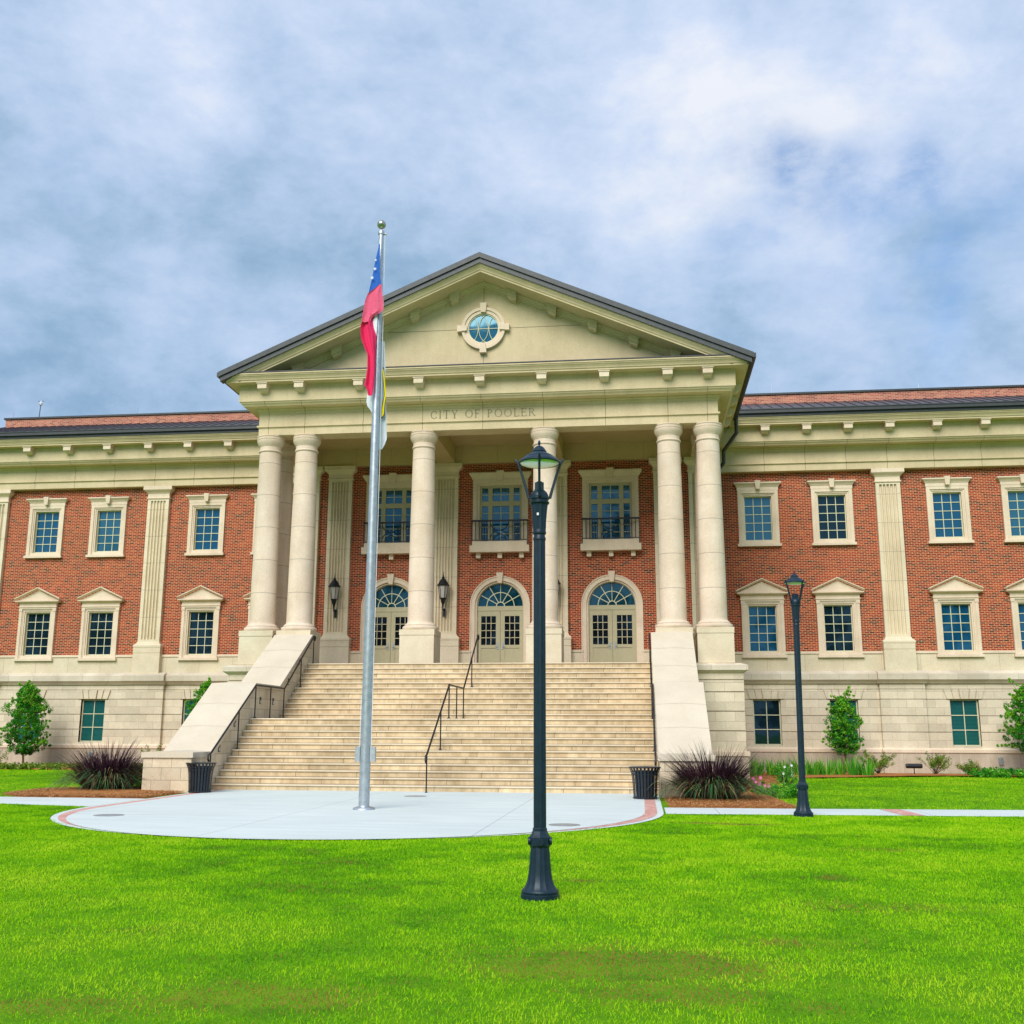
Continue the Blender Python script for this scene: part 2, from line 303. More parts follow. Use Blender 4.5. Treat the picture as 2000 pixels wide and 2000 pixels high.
# --- wings: brick, basement, ledges, entablature, roofs, parapet
for s in (-1,1):
    X=lambda a:(min(s*a[0],s*a[1]),max(s*a[0],s*a[1]))
    ops=[]
    for w in WINX: ops+=[(s*w-.56,s*w+.56,9.0,10.88),(s*w-.56,s*w+.56,4.56,6.44)]
    a,b=X((8.0,WX))
    mb=MB(); wall(mb,a,b,4.5,11.9,W,ops,.22)
    xe=s*WX; mb.quad((xe,W,4.5),(xe,W+12,4.5),(xe,W+12,11.9),(xe,W,11.9)); mb.quad((a,W+12,4.5),(b,W+12,4.5),(b,W+12,11.9),(a,W+12,11.9))
    mb.build('brick_wall',M['brick'],hall)
    # water table panels
    mb=MB(); wall(mb,a,b,3.74,4.5,W-.05,[],.05,.05); mb.build('stone_band',M['panel'],hall)
    mb=MB()
    xs=[8.0]+[v for w in WINX for v in (w-.82,w+.82)]+[WX]
    for i in range(0,len(xs),2):
        p,q=X((xs[i],xs[i+1])); MB().box(p,q,W-.09,W+.02,4.5,4.585).build('band_moulding',M['lime'],hall)
    # ledge with projecting bays
    mb=MB(); prof=[(0,3.84),(.24,3.72),(.25,3.71),(.25,3.49),(.22,3.47),(.15,3.40),(.11,3.345),(.0,3.34)]
    segs=[]; cur=8.0
    bays=[(p-.84,p+.84) for p in PILX]
    for p,q in bays: segs+=[(cur,p,0),(p,q,.15)]; cur=q
    segs.append((cur,WX,0))
    for p,q,e in segs:
        pp,qq=X((p,q)); mb.strip(prof,lambda t:[(pp-(e*.5),W-.06-t[0]-e,t[1]),(qq+(e*.5),W-.06-t[0]-e,t[1])],True)
    mb.build('ledge',M['ledge'],hall)
    # basement
    mbf=MB(); mbb=MB(); bops=[(s*w-.53,s*w+.53,1.0,2.752) for w in WINX]
    for z0,z1 in [(.90,1.505),(1.535,2.115),(2.145,2.735),(2.765,3.125),(3.145,3.345)]:
        wall(mbf,a,b,z0,z1,W-.10,bops,.22,.035)
        for p,q in bays:
            pp,qq=X((p,q)); mbf.box(pp,qq,W-.25,W-.11,z0,z1)
    wall(mbb,a,b,.85,3.36,W-.066,bops,.18)
    for p,q in bays: pp,qq=X((p+.03,q-.03)); mbb.box(pp,qq,W-.218,W-.10,.85,3.36)
    mbf.build('rusticated_basement',M['base'],hall); mbb.build('basement_backing',M['plinth'],hall)
    mb=MB()
    wall(mb,a,b,0-.1,.76,W-.16,[],.05,.1)
    for p,q in bays: pp,qq=X((p-.03,q+.03)); mb.box(pp,qq,W-.31,W-.12,-.1,.76)
    mb.build('plinth',M['plinth'],hall)
    mb=MB(); prof=[(0,.93),(.10,.87),(.10,.76),(0,.755)]
    for p,q,e in segs:
        pp,qq=X((p,q)); mb.strip(prof,lambda t:[(pp-(e*.3),W-.10-t[0]-e,t[1]),(qq+(e*.3),W-.10-t[0]-e,t[1])],True)
    mb.build('plinth_belt',M['lime'],hall)
    # voussoirs above basement windows
    for w in WINX:
        mb=MB(); x0=s*w
        n=5; ed=[-.66,-.40,-.16,.16,.40,.66]; et=[-.77,-.47,-.20,.20,.47,.77]
        for k in range(n):
            g=.022; yf=W-.15-(.03 if k==2 else 0)
            b0,b1,t0,t1=x0+ed[k]+g,x0+ed[k+1]-g,x0+et[k]+g,x0+et[k+1]-g
            mb.hexa([(b0,yf,2.765),(b1,yf,2.765),(b1,W-.1,2.765),(b0,W-.1,2.765),(t0,yf,3.125),(t1,yf,3.125),(t1,W-.1,3.125),(t0,W-.1,3.125)])
        mb.build('flat_arch',M['base'],hall)
    # roof, gutter
    mb=MB(); YR=5.74
    mb.hexa([(a-.6,YR,13.93),(b+.6,YR,13.93),(b+.6,8.89,15.20),(a-.6,8.89,15.20),(a-.6,YR,14.03),(b+.6,YR,14.03),(b+.6,8.89,15.25),(a-.6,8.89,15.25)])
    k=a-.5
    while k<b+.5:
        mb.hexa([(k,YR+.06,14.03),(k+.03,YR+.06,14.03),(k+.03,8.85,15.21),(k,8.85,15.21),(k,YR+.06,14.09),(k+.03,YR+.06,14.09),(k+.03,8.85,15.27),(k,8.85,15.27)]); k+=.41
    mb.build('metal_roof',M['roof'],hall)
    mb=MB(); p,q=X((8.9,WX+.6)); mb.box(p,q,5.70,5.86,13.90,14.04); mb.box(p,q,5.80,6.2,13.785,13.90); mb.box(p,q,5.675,5.72,14.03,14.07); mb.build('gutter',M['dark'],hall)
# parapet box behind the roofs
mb=MB(); mb.box(-23.85,30,8.9,19,14.2,15.63); mb.build('parapet',M['brick2'],hall)
mb=MB(); mb.box(-23.92,30,8.84,19.06,15.63,15.71); mb.build('parapet_coping',M['dark'],hall)
mb=MB(); mb.box(-WX-.6,WX+.6,9.3,20.5,13.5,14.25); mb.build('flat_roof',M['dark'],hall)
# --- entablature profile
EP=[(.36,11.81),(.36,12.075),(.385,12.09),(.42,12.10),(.42,12.16),(.36,12.17),(.36,12.60),(.39,12.64),(.40,12.70),(.46,12.73),(.46,12.765),(.80,12.765),(.815,12.79),(.84,12.82),(.88,12.85),(.90,12.90),(.93,12.905),(.93,13.50),(1.30,13.50),(1.30,13.56),(1.33,13.57),(1.345,13.61),(1.38,13.66),(1.42,13.70),(1.42,13.735),(1.45,13.74),(1.45,13.785),(.2,13.80)]
INN=[(-.36,12.5),(-.36,11.81)]
mb=MB(); mb.strip(INN+EP,lambda p:[(-(X0+p[0]),W+.3,p[1]),(-(X0+p[0]),-p[0],p[1]),(X0+p[0],-p[0],p[1]),(X0+p[0],W+.3,p[1])])
entp=mb.build('portico_entablature',M['stucco'],hall)
WY=W+.06
for s in (-1,1):
    mb=MB(); xa,xb=sorted((s*8.1,s*WX))
    mb.strip([(-.1,11.81)]+EP,lambda p:[(xa,WY-p[0],p[1]),(xb+(p[0] if s>0 else 0),WY-p[0],p[1])] if s>0 else [(xa-p[0],WY-p[0],p[1]),(xb,WY-p[0],p[1])])
    o=mb.build('wing_entablature',M['stucco'],hall)
# joints as thin grooves lines (sealant) following the profile
def joints(xs,yax,name):
    for x in xs:
        mb=MB(); w=.007
        rows=[(x,yax-p[0]-.003,p[1]) for p in EP if p[1]<13.49 and not (p==EP[0])]
        rows=[(x,yax-.363,11.812)]+rows
        for a,b in zip(rows[:-1],rows[1:]):
            mb.quad((a[0]-w,a[1],a[2]),(a[0]+w,a[1],a[2]),(b[0]+w,b[1],b[2]),(b[0]-w,b[1],b[2]))
        mb.build(name,M['jnt'],hall)
M['jnt']=plain('sealant',(.14,.11,.06),.9)
PBX=[-7.73,-6.4,-4.27,-2.135,0,2.135,4.27,6.4,7.73]
joints(PBX,0,'panel_joint')
WBL=[-24.5,-22.7,-20.88,-19.05,-17.23,-15.38,-13.62,-11.84,-10.05]; WBR=[10.42,12.04,13.64,15.23,17.03,18.84,20.65,22.45]
joints(WBL+WBR,WY,'panel_joint')
def bracket(x,y,rz=0):
    mb=MB(); mb.box(-.165,.165,-.32,.02,13.28,13.455); mb.box(-.195,.195,-.35,.02,13.455,13.497)
    mb.hexa([(-.13,-.20,13.21),(.13,-.20,13.21),(.13,.02,13.17),(-.13,.02,13.17),(-.15,-.26,13.28),(.15,-.26,13.28),(.15,.02,13.28),(-.15,.02,13.28)])
    return mb
b0=bracket(0,0).build('bracket',M['lime'],hall,(PBX[0],-.93,0))
for x in PBX[1:]: copy_tree(b0,hall,(x,-.93,0))
for x in WBL+WBR: copy_tree(b0,hall,(x,WY-.93,0))
for s in (-1,1):
    for y in (.9,2.3,3.7,5.1):
        c=copy_tree(b0,hall,(s*(X0+.93),y,0)); c.rotation_euler=(0,0,PI/2 if s>0 else -PI/2)
# flashing on portico horizontal cornice
mb=MB(); mb.box(-X0-1.47,X0+1.47,-1.47,-.36,13.80,13.83)
mb.build('cornice_flashing',M['dark'],hall)
# --- pediment
SL=.438; ZA=17.88
zt=lambda x,d=0: ZA-SL*abs(x)-d
XT=9.22
mb=MB(); mb.poly_y([(-9.0,13.79),(9.0,13.79),(0,zt(0,.5))],-.34,0.4); mb.build('tympanum',M['stucco'],hall)
mb=MB()
for x in (0,): mb.box(-.007,.007,-.344,-.33,16.45,17.2); mb.box(-.007,.007,-.344,-.33,13.83,14.6)
mb.box(-5.2,-.85,-.344,-.33,15.50,15.514); mb.box(.85,5.2,-.344,-.33,15.50,15.514)
mb.build('tympanum_joint',M['jnt'],hall)
def rake(prof,name,mat,inner=False,xe=XT):
    mb=MB()
    mb.strip(prof,lambda p:[(-xe,p[0],zt(xe,p[1])),(0,p[0],zt(0,p[1])),(xe,p[0],zt(xe,p[1]))],True)
    return mb.build(name,mat,hall)
# cream raking cornice: starts where it meets the horizontal cornice
rake([(-1.30,.62),(-1.30,.56),(-1.33,.55),(-1.35,.50),(-1.39,.45),(-1.42,.42),(-1.42,.39),(-1.45,.385),(-1.45,.36),(-.30,.36),(-.30,.62)],'raking_cornice',M['stucco'],xe=8.55)
rake([(-.34,.62),(-.50,.62),(-.50,.66),(-.46,.69),(-.44,.75),(-.40,.78),(-.40,.84),(-.34,.85)],'raking_moulding',M['stucco'],xe=7.7)
rake([(-1.50,.365),(-1.50,.19),(-1.2,.19),(-1.2,.365)],'roof_fascia',M['dark'],xe=9.17)
rake([(-1.56,.185),(-1.56,.0),(12.0,.0),(12.0,.185)],'gable_roof',M['dark'],xe=9.23)
# raking brackets
for s in (-1,1):
    for k in range(5):
        x=s*(1.02+1.42*k); z=zt(x,.62)
        mb=MB(); sl=-SL*s
        def zz(xx,d): return zt(x+xx,.62+d)
        y0,y1=-.66,-.34
        mb.hexa([(x-.165,y0,zz(-.165,.24)),(x+.165,y0,zz(.165,.24)),(x+.165,y1,zz(.165,.24)),(x-.165,y1,zz(-.165,.24)),(x-.165,y0,zz(-.165,.05)),(x+.165,y0,zz(.165,.05)),(x+.165,y1,zz(.165,.05)),(x-.165,y1,zz(-.165,.05))])
        mb.hexa([(x-.195,y0-.03,zz(-.195,.05)),(x+.195,y0-.03,zz(.195,.05)),(x+.195,y1,zz(.195,.05)),(x-.195,y1,zz(-.195,.05)),(x-.195,y0-.03,zz(-.195,.004)),(x+.195,y0-.03,zz(.195,.004)),(x+.195,y1,zz(.195,.004)),(x-.195,y1,zz(-.195,.004))])
        mb.hexa([(x-.13,y0+.1,zz(-.13,.33)),(x+.13,y0+.1,zz(.13,.33)),(x+.13,y1,zz(.13,.36)),(x-.13,y1,zz(-.13,.36)),(x-.15,y0+.05,zz(-.15,.24)),(x+.15,y0+.05,zz(.15,.24)),(x+.15,y1,zz(.15,.24)),(x-.15,y1,zz(-.15,.24))])
        mb.build('bracket',M['stucco'],hall)
# side gutters and downspout of the gable
for s in (-1,1):
    mb=MB(); xa,xb=sorted((s*9.18,s*9.31)); mb.box(xa,xb,-1.48,6.0,13.68,13.84); xa,xb=sorted((s*9.1,s*9.2)); mb.box(xa,xb,-1.44,6.0,13.79,13.86)
    mb.build('gutter',M['dark'],hall)
    mb=MB(); mb.tube([(s*9.25,5.6,13.7),(s*9.25,5.7,13.1),(s*8.75,6.0,12.45),(s*8.75,6.1,12.0),(s*8.3,6.6,11.5),(s*8.22,6.9,11.2),(s*8.22,6.98,3.9)],.075,4); mb.build('downspout',M['dark'],hall)
# round window
ow=empty('oculus',(0,-.34,15.50)); ow.parent=hall
def ring(mb,r0,r1,y0,y1,n=48,a0=0,a1=2*PI,cx=0,cz=0):
    prof=[(r0,y0),(r1,y0),(r1,y1),(r0,y1)]; full=abs(a1-a0-2*PI)<1e-6
    v=[]; m=n if full else n+1
    for k in range(m):
        a=a0+(a1-a0)*k/n
        for r,y in prof: v.append((cx+r*math.cos(a),y,cz+r*math.sin(a)))
    f=[]
    for k in range(n):
        k2=(k+1)%m
        for i in range(4): f.append((k*4+i,k*4+(i+1)%4,k2*4+(i+1)%4,k2*4+i))
    if not full: f+=[(0,1,2,3),((m-1)*4+3,(m-1)*4+2,(m-1)*4+1,(m-1)*4)]
    mb.add(v,f)
mb=MB(); ring(mb,.56,.68,-.09,.0); ring(mb,.68,.78,-.13,.0)
for a in (0,PI/2,PI,1.5*PI):
    ca,sa=math.cos(a),math.sin(a)
    q=[(.58,-.085),(.93,-.125),(.93,.125),(.58,.085)]; v=[]
    for y in (-.18,0):
        for r,t in q: v.append((r*ca-t*sa,y,r*sa+t*ca))
    mb.add(v,[(0,1,2,3),(7,6,5,4),(0,4,5,1),(1,5,6,2),(2,6,7,3),(3,7,4,0)])
mb.build('window_surround',M['lime'],ow)
mb=MB(); ring(mb,.52,.565,-.05,0)
for cx in (-.52,-.17,.17,.52):
    n=24; R=.55
    pts=[]
    for k in range(n+1):
        t=-PI/2+PI*k/n; px=cx+ (.34 if cx<0 else -.34)*math.cos(t)*(1 if abs(cx)<.3 else .95); pz=.52*math.sin(t)
        if px*px+pz*pz<.54**2: pts.append((px,-.03,pz))
    if len(pts)>1: mb.tube(pts,.012,5)
mb.box(-.53,.53,-.035,-.02,-.01,.01)
mb.build('muntins',M['muntin'],ow)
mb=MB(); n=40; mb.add([(.56*math.cos(2*PI*k/n),-.01,.56*math.sin(2*PI*k/n)) for k in range(n)],[tuple(range(n))]); mb.build('pane',M['glasso'],ow)
# --- letters
def letters(text,height,xc,z0,y):
    root=empty('lettering'); root.parent=hall; mb=MB(); tk=height*.13; tn=height*.055; sr=height*.05; d=.006
    def b(x0,x1,z0_,z1_): mb.box(x0,x1,y-d,y+.004,z0+z0_,z0+z1_)
    def arc(cx,cz,rx,rz,a0,a1,n=18):
        for k in range(n):
            p=[]
            for a in (a0+(a1-a0)*k/n,a0+(a1-a0)*(k+1)/n):
                w=tn+(tk-tn)*abs(math.cos(a))
                p.append(((cx+rx*math.cos(a),cz+rz*math.sin(a)),(cx+(rx-w)*math.cos(a),cz+(rz-tn-(w-tn)*.25)*math.sin(a))))
            (A,B),(Cc,Dd)=p
            mb.quad((A[0],y-d,z0+A[1]),(Cc[0],y-d,z0+Cc[1]),(Dd[0],y-d,z0+Dd[1]),(B[0],y-d,z0+B[1]))
    def slant(xa,za,xb,zb,w):
        mb.quad((xa-w/2,y-d,z0+za),(xa+w/2,y-d,z0+za),(xb+w/2,y-d,z0+zb),(xb-w/2,y-d,z0+zb))
    h=height; Wd={'C':.74,'I':.30,'T':.70,'Y':.74,'O':.86,'F':.60,'P':.62,'L':.62,'E':.64,'R':.72,' ':.42}; gap=.14*h
    Wd={k:v*1.08 for k,v in Wd.items()}; gap=(3.68-sum(Wd[c]*h for c in text))/(len(text)-1); x=xc-1.84
    for c in text:
        mb=MB(); w=Wd[c]*h; st=x+.08*h
        def stem(xx): b(xx,xx+tk,0,h); b(xx-.05*h,xx+tk+.05*h,0,tn*.7); b(xx-.05*h,xx+tk+.05*h,h-tn*.7,h)
        if c=='C': arc(x+w*.52,h/2,w*.52,h/2,.75,2*PI-.75); b(x+w*.86,x+w*.86+tn,.62*h,.9*h); b(x+w*.86,x+w*.86+tn*.8,.08*h,.28*h)
        elif c=='O': arc(x+w/2,h/2,w/2,h/2,0,2*PI,28)
        elif c=='I': stem(st)
        elif c=='T': stem(x+w/2-tk/2); b(x,x+w,h-tn,h); b(x,x+tn,h*.78,h); b(x+w-tn,x+w,h*.78,h)
        elif c=='Y': b(x+w/2-tk/2,x+w/2+tk/2,0,h*.45); b(x+w/2-tk,x+w/2+tk,0,tn*.7); slant(x+w/2,.4*h,x+.1*h,h,tk); slant(x+w/2,.4*h,x+w-.08*h,h,tn); b(x,x+.22*h,h-tn*.7,h); b(x+w-.2*h,x+w,h-tn*.7,h)
        elif c in 'FE':
            stem(st); b(st,x+w*.92,h-tn,h); b(x+w*.92-tn,x+w*.92,h*.78,h); b(st,x+w*.74,h*.5,h*.5+tn); b(x+w*.74-tn,x+w*.74,h*.42,h*.62)
            if c=='E': b(st,x+w,0,tn); b(x+w-tn,x+w,0,h*.22)
        elif c=='L': stem(st); b(st,x+w,0,tn); b(x+w-tn,x+w,0,h*.24)
        elif c in 'PR':
            stem(st); arc(st+tk*.8,h*.74,w*.62,h*.26,-PI/2,PI/2,14)
            if c=='R': slant(x+w*.98,0,x+w*.48,h*.5,tk); b(x+w*.8,x+w*1.08,0,tn*.7)
        if c!=' ': mb.build('letter',M['letter'],root)
        x+=w+gap
letters('CITY OF POOLER',.29,-0.01,12.23,-.362)
hall_l=bpy.data.objects['lettering']; hall_l['label']='incised capitals reading CITY OF POOLER'
# --- porch interior: ceiling, beams, wall
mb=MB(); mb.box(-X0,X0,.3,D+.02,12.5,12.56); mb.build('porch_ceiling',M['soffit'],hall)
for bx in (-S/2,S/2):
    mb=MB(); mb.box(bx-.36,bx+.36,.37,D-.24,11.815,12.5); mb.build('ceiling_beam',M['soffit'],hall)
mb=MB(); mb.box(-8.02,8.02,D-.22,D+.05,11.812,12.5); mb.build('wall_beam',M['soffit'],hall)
for x,y in [(-4.27,1.3),(-2.9,1.3),(-.4,1.3),(3.3,1.3),(5.3,1.3)]:
    mb=MB(); mb.lathe([(.09,12.496),(.09,12.485),(.06,12.48)],16,x,y); mb.build('recessed_light',M['lantern'],hall)
RA=1.10
ops=[(k*S-RA,k*S+RA,3.6,7.45) for k in (-1,0,1)]+[(k*S-.86,k*S+.86,8.6,10.95) for k in (-1,0,1)]
mb=MB(); wall(mb,-8.05,8.05,4.5,11.9,D,ops,.3)
for k in (-1,0,1):       # spandrels above arches
    n=24; zc=6.19; pts=[]
    for i in range(n):
        a=PI*i/n; b=PI*(i+1)/n
        p=lambda t:(k*S+RA*math.cos(t),D,zc+RA*math.sin(t))
        q=lambda t:(k*S+RA*math.cos(t),D,7.45)
        mb.quad(p(a),p(b),q(b),q(a))
for s in (-1,1): mb.quad((s*8.05,D,4.5),(s*8.05,W,4.5),(s*8.05,W,11.9),(s*8.05,D,11.9))
mb.build('porch_brick_wall',M['brick'],hall)
for a,b in [(-8.1,-S-RA),(-S+RA,-RA),(RA,S-RA),(S+RA,8.1)]: mb=MB(); mb.box(a,b,D-.06,D+.05,ZP,4.42); mb.box(a,b,D-.09,D+.05,4.42,4.5); mb.build('porch_base_band',M['panel'],hall)
for s in (-1,1):
    mb=MB(); xa,xb=sorted((s*8.06,s*8.12)); mb.box(xa,xb,D,W,ZP,4.5); mb.build('porch_side_band',M['panel'],hall)
# --- porch floor/podium
mb=MB(); mb.box(-8.5,8.5,FRONT+.4,W-.1,3.3,ZP); mb.box(-5.7,5.7,FRONT+.06,FRONT+.5,0,ZP-.003); mb.build('porch_floor',M['step'],hall)
for s in (-1,1):
    Xs=lambda a,b:sorted((s*a,s*b))
    mb=MB()
    for z0,z1 in [(.90,1.525),(1.555,2.135),(2.165,2.745),(2.775,3.125),(3.155,3.34)]:
        a,b=Xs(5.7,8.55); mb.box(a,b,-.80,W-.11,z0,z1)
    mb.build('podium',M['base'],hall)
    mb=MB(); a,b=Xs(5.7,8.52); mb.box(a,b,-.765,W-.12,.8,3.4); mb.build('podium_backing',M['plinth'],hall)
    mb=MB(); a,b=Xs(5.7,8.61); mb.box(a,b,-.86,W-.12,-.1,.76); mb.build('podium_plinth',M['plinth'],hall)
    mb=MB(); a,b=Xs(5.7,8.64)
    mb.strip([(-.1,.93),(.10,.90),(.10,.76),(-.1,.755)],lambda t:[(s*5.7,-.80-t[0],t[1]),(s*(8.55+t[0]),-.80-t[0],t[1]),(s*(8.55+t[0]),W-.1,t[1])],True); mb.build('podium_belt',M['lime'],hall)
    mb=MB(); mb.strip([(-.4,3.683),(-.09,3.683),(.13,3.60),(.14,3.59),(.14,3.44),(.11,3.42),(.05,3.37),(.0,3.335),(-.4,3.33)],lambda t:[(s*5.7,-.80-t[0],t[1]),(s*(8.55+t[0]),-.80-t[0],t[1]),(s*(8.55+t[0]),W-.1,t[1])],True); mb.build('podium_cap',M['ledge'],hall)
# --- columns
def column():
    mb=MB(); mb.lathe([(.57,4.84),(.60,4.86),(.615,4.91),(.60,4.97),(.545,4.99),(.535,5.02),(.525,5.04),(.50,5.06),(.455,5.10),(.445,5.16)],48)
    prof=[(.445,5.16)]+[(.445-.06*((t/20)**1.6),5.16+(11.22-5.16)*t/20) for t in range(1,21)]
    mb.lathe(prof,48)
    mb.lathe([(.385,11.22),(.415,11.225),(.425,11.25),(.415,11.275),(.388,11.28),(.385,11.285),(.385,11.43),(.405,11.435),(.405,11.455),(.415,11.46),(.44,11.50),(.472,11.56),(.49,11.62),(.492,11.655),(.480,11.66),(.480,11.672),(.495,11.68),(.498,11.745),(.488,11.75),(.488,11.76),(.508,11.77),(.508,11.808)],48)
    return mb
col=empty('column'); col.parent=hall; col.location=(-X0,0,0)
column().build('shaft',M['column'],col,smooth=24)
mb=MB(); mb.box(-.585,.585,-.585,.585,ZP,4.64); mb.box(-.60,.60,-.60,.60,4.652,4.84); mb.box(-.575,.575,-.575,.575,4.63,4.66); mb.build('pedestal',M['ped'],col)
for x,y in [(-1.5*S,0),(-.5*S,0),(.5*S,0),(1.5*S,0),(X0,0),(-X0,1.33),(X0,1.33)]: copy_tree(col,hall,(x,y,0))
# --- pilasters
def pilaster(z0,nf,basez=ZP):
    """front plane at y=0 (wall), returns shaft mesh, capital mesh, pedestal mesh"""
    w=.475; pr=.17; fl0,fl1=5.22,11.19
    m=MB(); m.box(-w,w,-pr,.0,5.10,fl0); m.box(-w,w,-pr,.0,fl1,11.3)
    fw=.70/nf; pts=[(-w,-pr)]
    for k in range(nf):
        c=-.35+fw*(k+.5); r=fw*.37
        for i in range(7):
            a=PI*i/6; pts.append((c-r*math.cos(a),-pr+r*1.9*math.sin(a)))
    pts.append((w,-pr))
    for i in range(len(pts)-1):
        (xa,ya),(xb,yb)=pts[i],pts[i+1]; m.quad((xa,ya,fl0),(xb,yb,fl0),(xb,yb,fl1),(xa,ya,fl1))
    for sx in (-w,w): m.quad((sx,-pr,fl0),(sx,0,fl0),(sx,0,fl1),(sx,-pr,fl1))
    c=MB(); prof=[(.0,11.27),(.035,11.275),(.045,11.30),(.035,11.33),(.01,11.335),(.01,11.50),(.03,11.52),(.06,11.56),(.12,11.61),(.16,11.65),(.165,11.69),(.16,11.70),(.16,11.805)]
    c.strip([(-.1,11.27)]+prof+[(-.1,11.805)],lambda p:[(-w-p[0],0,p[1]),(-w-p[0],-pr-p[0],p[1]),(w+p[0],-pr-p[0],p[1]),(w+p[0],0,p[1])])
    q=MB(); q.strip([(-.05,5.13),(.0,5.12),(.03,5.09),(.04,5.04),(.09,5.02),(.13,4.97),(.13,4.90),(.115,4.87),(.115,4.66),(.095,4.65),(.095,4.64),(.115,4.63),(.115,basez)],lambda p:[(-w-p[0],0,p[1]),(-w-p[0],-pr-p[0],p[1]),(w+p[0],-pr-p[0],p[1]),(w+p[0],0,p[1])])
    return m,c,q
def place_pil(nf,basez,locs):
    root=empty('pilaster'); root.parent=hall; root.location=locs[0]
    m,c,q=pilaster(0,nf,basez); m.build('shaft',M['pil'],root,smooth=50); c.build('capital',M['lime'],root); q.build('pedestal',M['ped'],root)
    for l in locs[1:]: copy_tree(root,hall,l)
place_pil(5,3.74,[(s*p,W,0) for s in (-1,1) for p in PILX])
place_pil(6,ZP,[(x,D,0) for x in (-7.73,-1.5*S,-.5*S,.5*S,1.5*S,7.73)])
# --- windows of the wings
def sash(x0,x1,z0,z1,nx,nz,fr=.045,mt=.018,y=.12):
    m=MB(); m.box(x0,x1,y-.03,y+.03,z0,z0+fr); m.box(x0,x1,y-.03,y+.03,z1-fr,z1); m.box(x0,x0+fr,y-.03,y+.03,z0+fr,z1-fr); m.box(x1-fr,x1,y-.03,y+.03,z0+fr,z1-fr)
    for i in range(1,nx): xx=x0+fr+(x1-x0-2*fr)*i/nx; m.box(xx-mt/2,xx+mt/2,y-.015,y+.012,z0+fr,z1-fr)
    for j in range(1,nz): zz=z0+fr+(z1-z0-2*fr)*j/nz; m.box(x0+fr,x1-fr,y-.012,y+.01,zz-mt/2,zz+mt/2)
    return m
def upper_window(loc,glassm):
    r=empty('window',loc); r.parent=hall
    sash(-.56,.56,9.02,10.86,3,5,.05,.026,.13).build('sash',M['muntin'],r)
    MB().quad((-.55,.145,9.03),(.55,.145,9.03),(.55,.145,10.85),(-.55,.145,10.85)).build('pane',glassm,r)
    m=MB()
    for a,b,y,yb in ((.545,.60,-.02,.18),(.60,.66,-.05,.06),(.66,.80,-.09,.06)):
        m.box(-b,-a,y,yb,8.88,10.86+(a-.56)*1.0); m.box(a,b,y,yb,8.88,10.86+(a-.56)*1.0); m.box(-b,b,y-.001,yb,10.86+(a-.56)*1.0,10.86+(b-.56)*1.0)
    m.box(-.655,.655,-.046,.1,8.875,9.02); m.box(-.86,.86,-.15,.05,8.78,8.88)
    m.build('surround',M['lime'],r)
    m=MB(); prof=[(0,11.08),(.0,11.22),(.02,11.225),(.03,11.25),(.06,11.29),(.10,11.33),(.12,11.35),(.12,11.40),(0,11.415)]
    m.strip(prof,lambda p:[(-.82-p[0],0,p[1]),(-.82-p[0],-.10-p[0],p[1]),(.82+p[0],-.10-p[0],p[1]),(.82+p[0],0,p[1])])
    m.hexa([(-.075,-.245,11.11),(.075,-.245,11.11),(.075,0,11.11),(-.075,0,11.11),(-.115,-.265,11.46),(.115,-.265,11.46),(.115,0,11.46),(-.115,0,11.46)])
    m.build('window_head',M['lime'],r); return r
def lower_window(loc,glassm):
    r=empty('window',loc); r.parent=hall
    sash(-.56,.56,4.58,6.42,3,5,.05,.026,.13).build('sash',M['muntin'],r)
    MB().quad((-.55,.145,4.59),(.55,.145,4.59),(.55,.145,6.41),(-.55,.145,6.41)).build('pane',glassm,r)
    m=MB()
    for a,b,y,yb in ((.545,.60,-.02,.18),(.60,.66,-.06,.06),(.66,.70,-.08,.06)):
        m.box(-b,-a,y,yb,4.46,6.42+(a-.56)); m.box(a,b,y,yb,4.46,6.42+(a-.56)); m.box(-b,b,y-.001,yb,6.42+(a-.56),6.42+(b-.56))
    for sx in (-1,1):
        a,b=sorted((sx*.70,sx*.82)); m.box(a,b,-.11,.03,4.46,6.46); a,b=sorted((sx*.69,sx*.84)); m.box(a,b,-.13,.03,6.46,6.56)
    m.box(-.60,.60,-.06,.1,4.455,4.58); m.box(-.87,.87,-.17,.03,4.35,4.455)
    m.build('surround',M['lime'],r)
    m=MB(); prof=[(0,6.56),(0,6.62),(.03,6.63),(.03,6.66),(.0,6.67),(.0,6.79),(.05,6.82),(.13,6.85),(.15,6.87),(.15,6.91),(0,6.92)]
    m.strip(prof,lambda p:[(-.84-p[0],0,p[1]),(-.84-p[0],-.11-p[0],p[1]),(.84+p[0],-.11-p[0],p[1]),(.84+p[0],0,p[1])])
    m.poly_y([(-1.0,6.905),(1.0,6.905),(0,6.905+.455)],-.12,0)
    pr=[(-.12,.0),(-.20,.0),(-.24,-.03),(-.27,-.05),(-.27,-.085),(-.12,-.085)]
    sl=.46
    m.strip(pr,lambda p:[(-1.02,p[0],6.925-p[1]),(0,p[0],6.925+sl*1.02-p[1]),(1.02,p[0],6.925-p[1])],True)
    m.build('window_head',M['lime'],r); return r
def base_window(loc,glassm):
    r=empty('window',loc); r.parent=hall
    sash(-.53,.53,1.0,2.75,2,3,.05,.03,.06).build('sash',M['muntin'],r)
    MB().quad((-.52,.075,1.01),(.52,.075,1.01),(.52,.075,2.74),(-.52,.075,2.74)).build('pane',glassm,r); return r
GU={}; first=True
protos={}
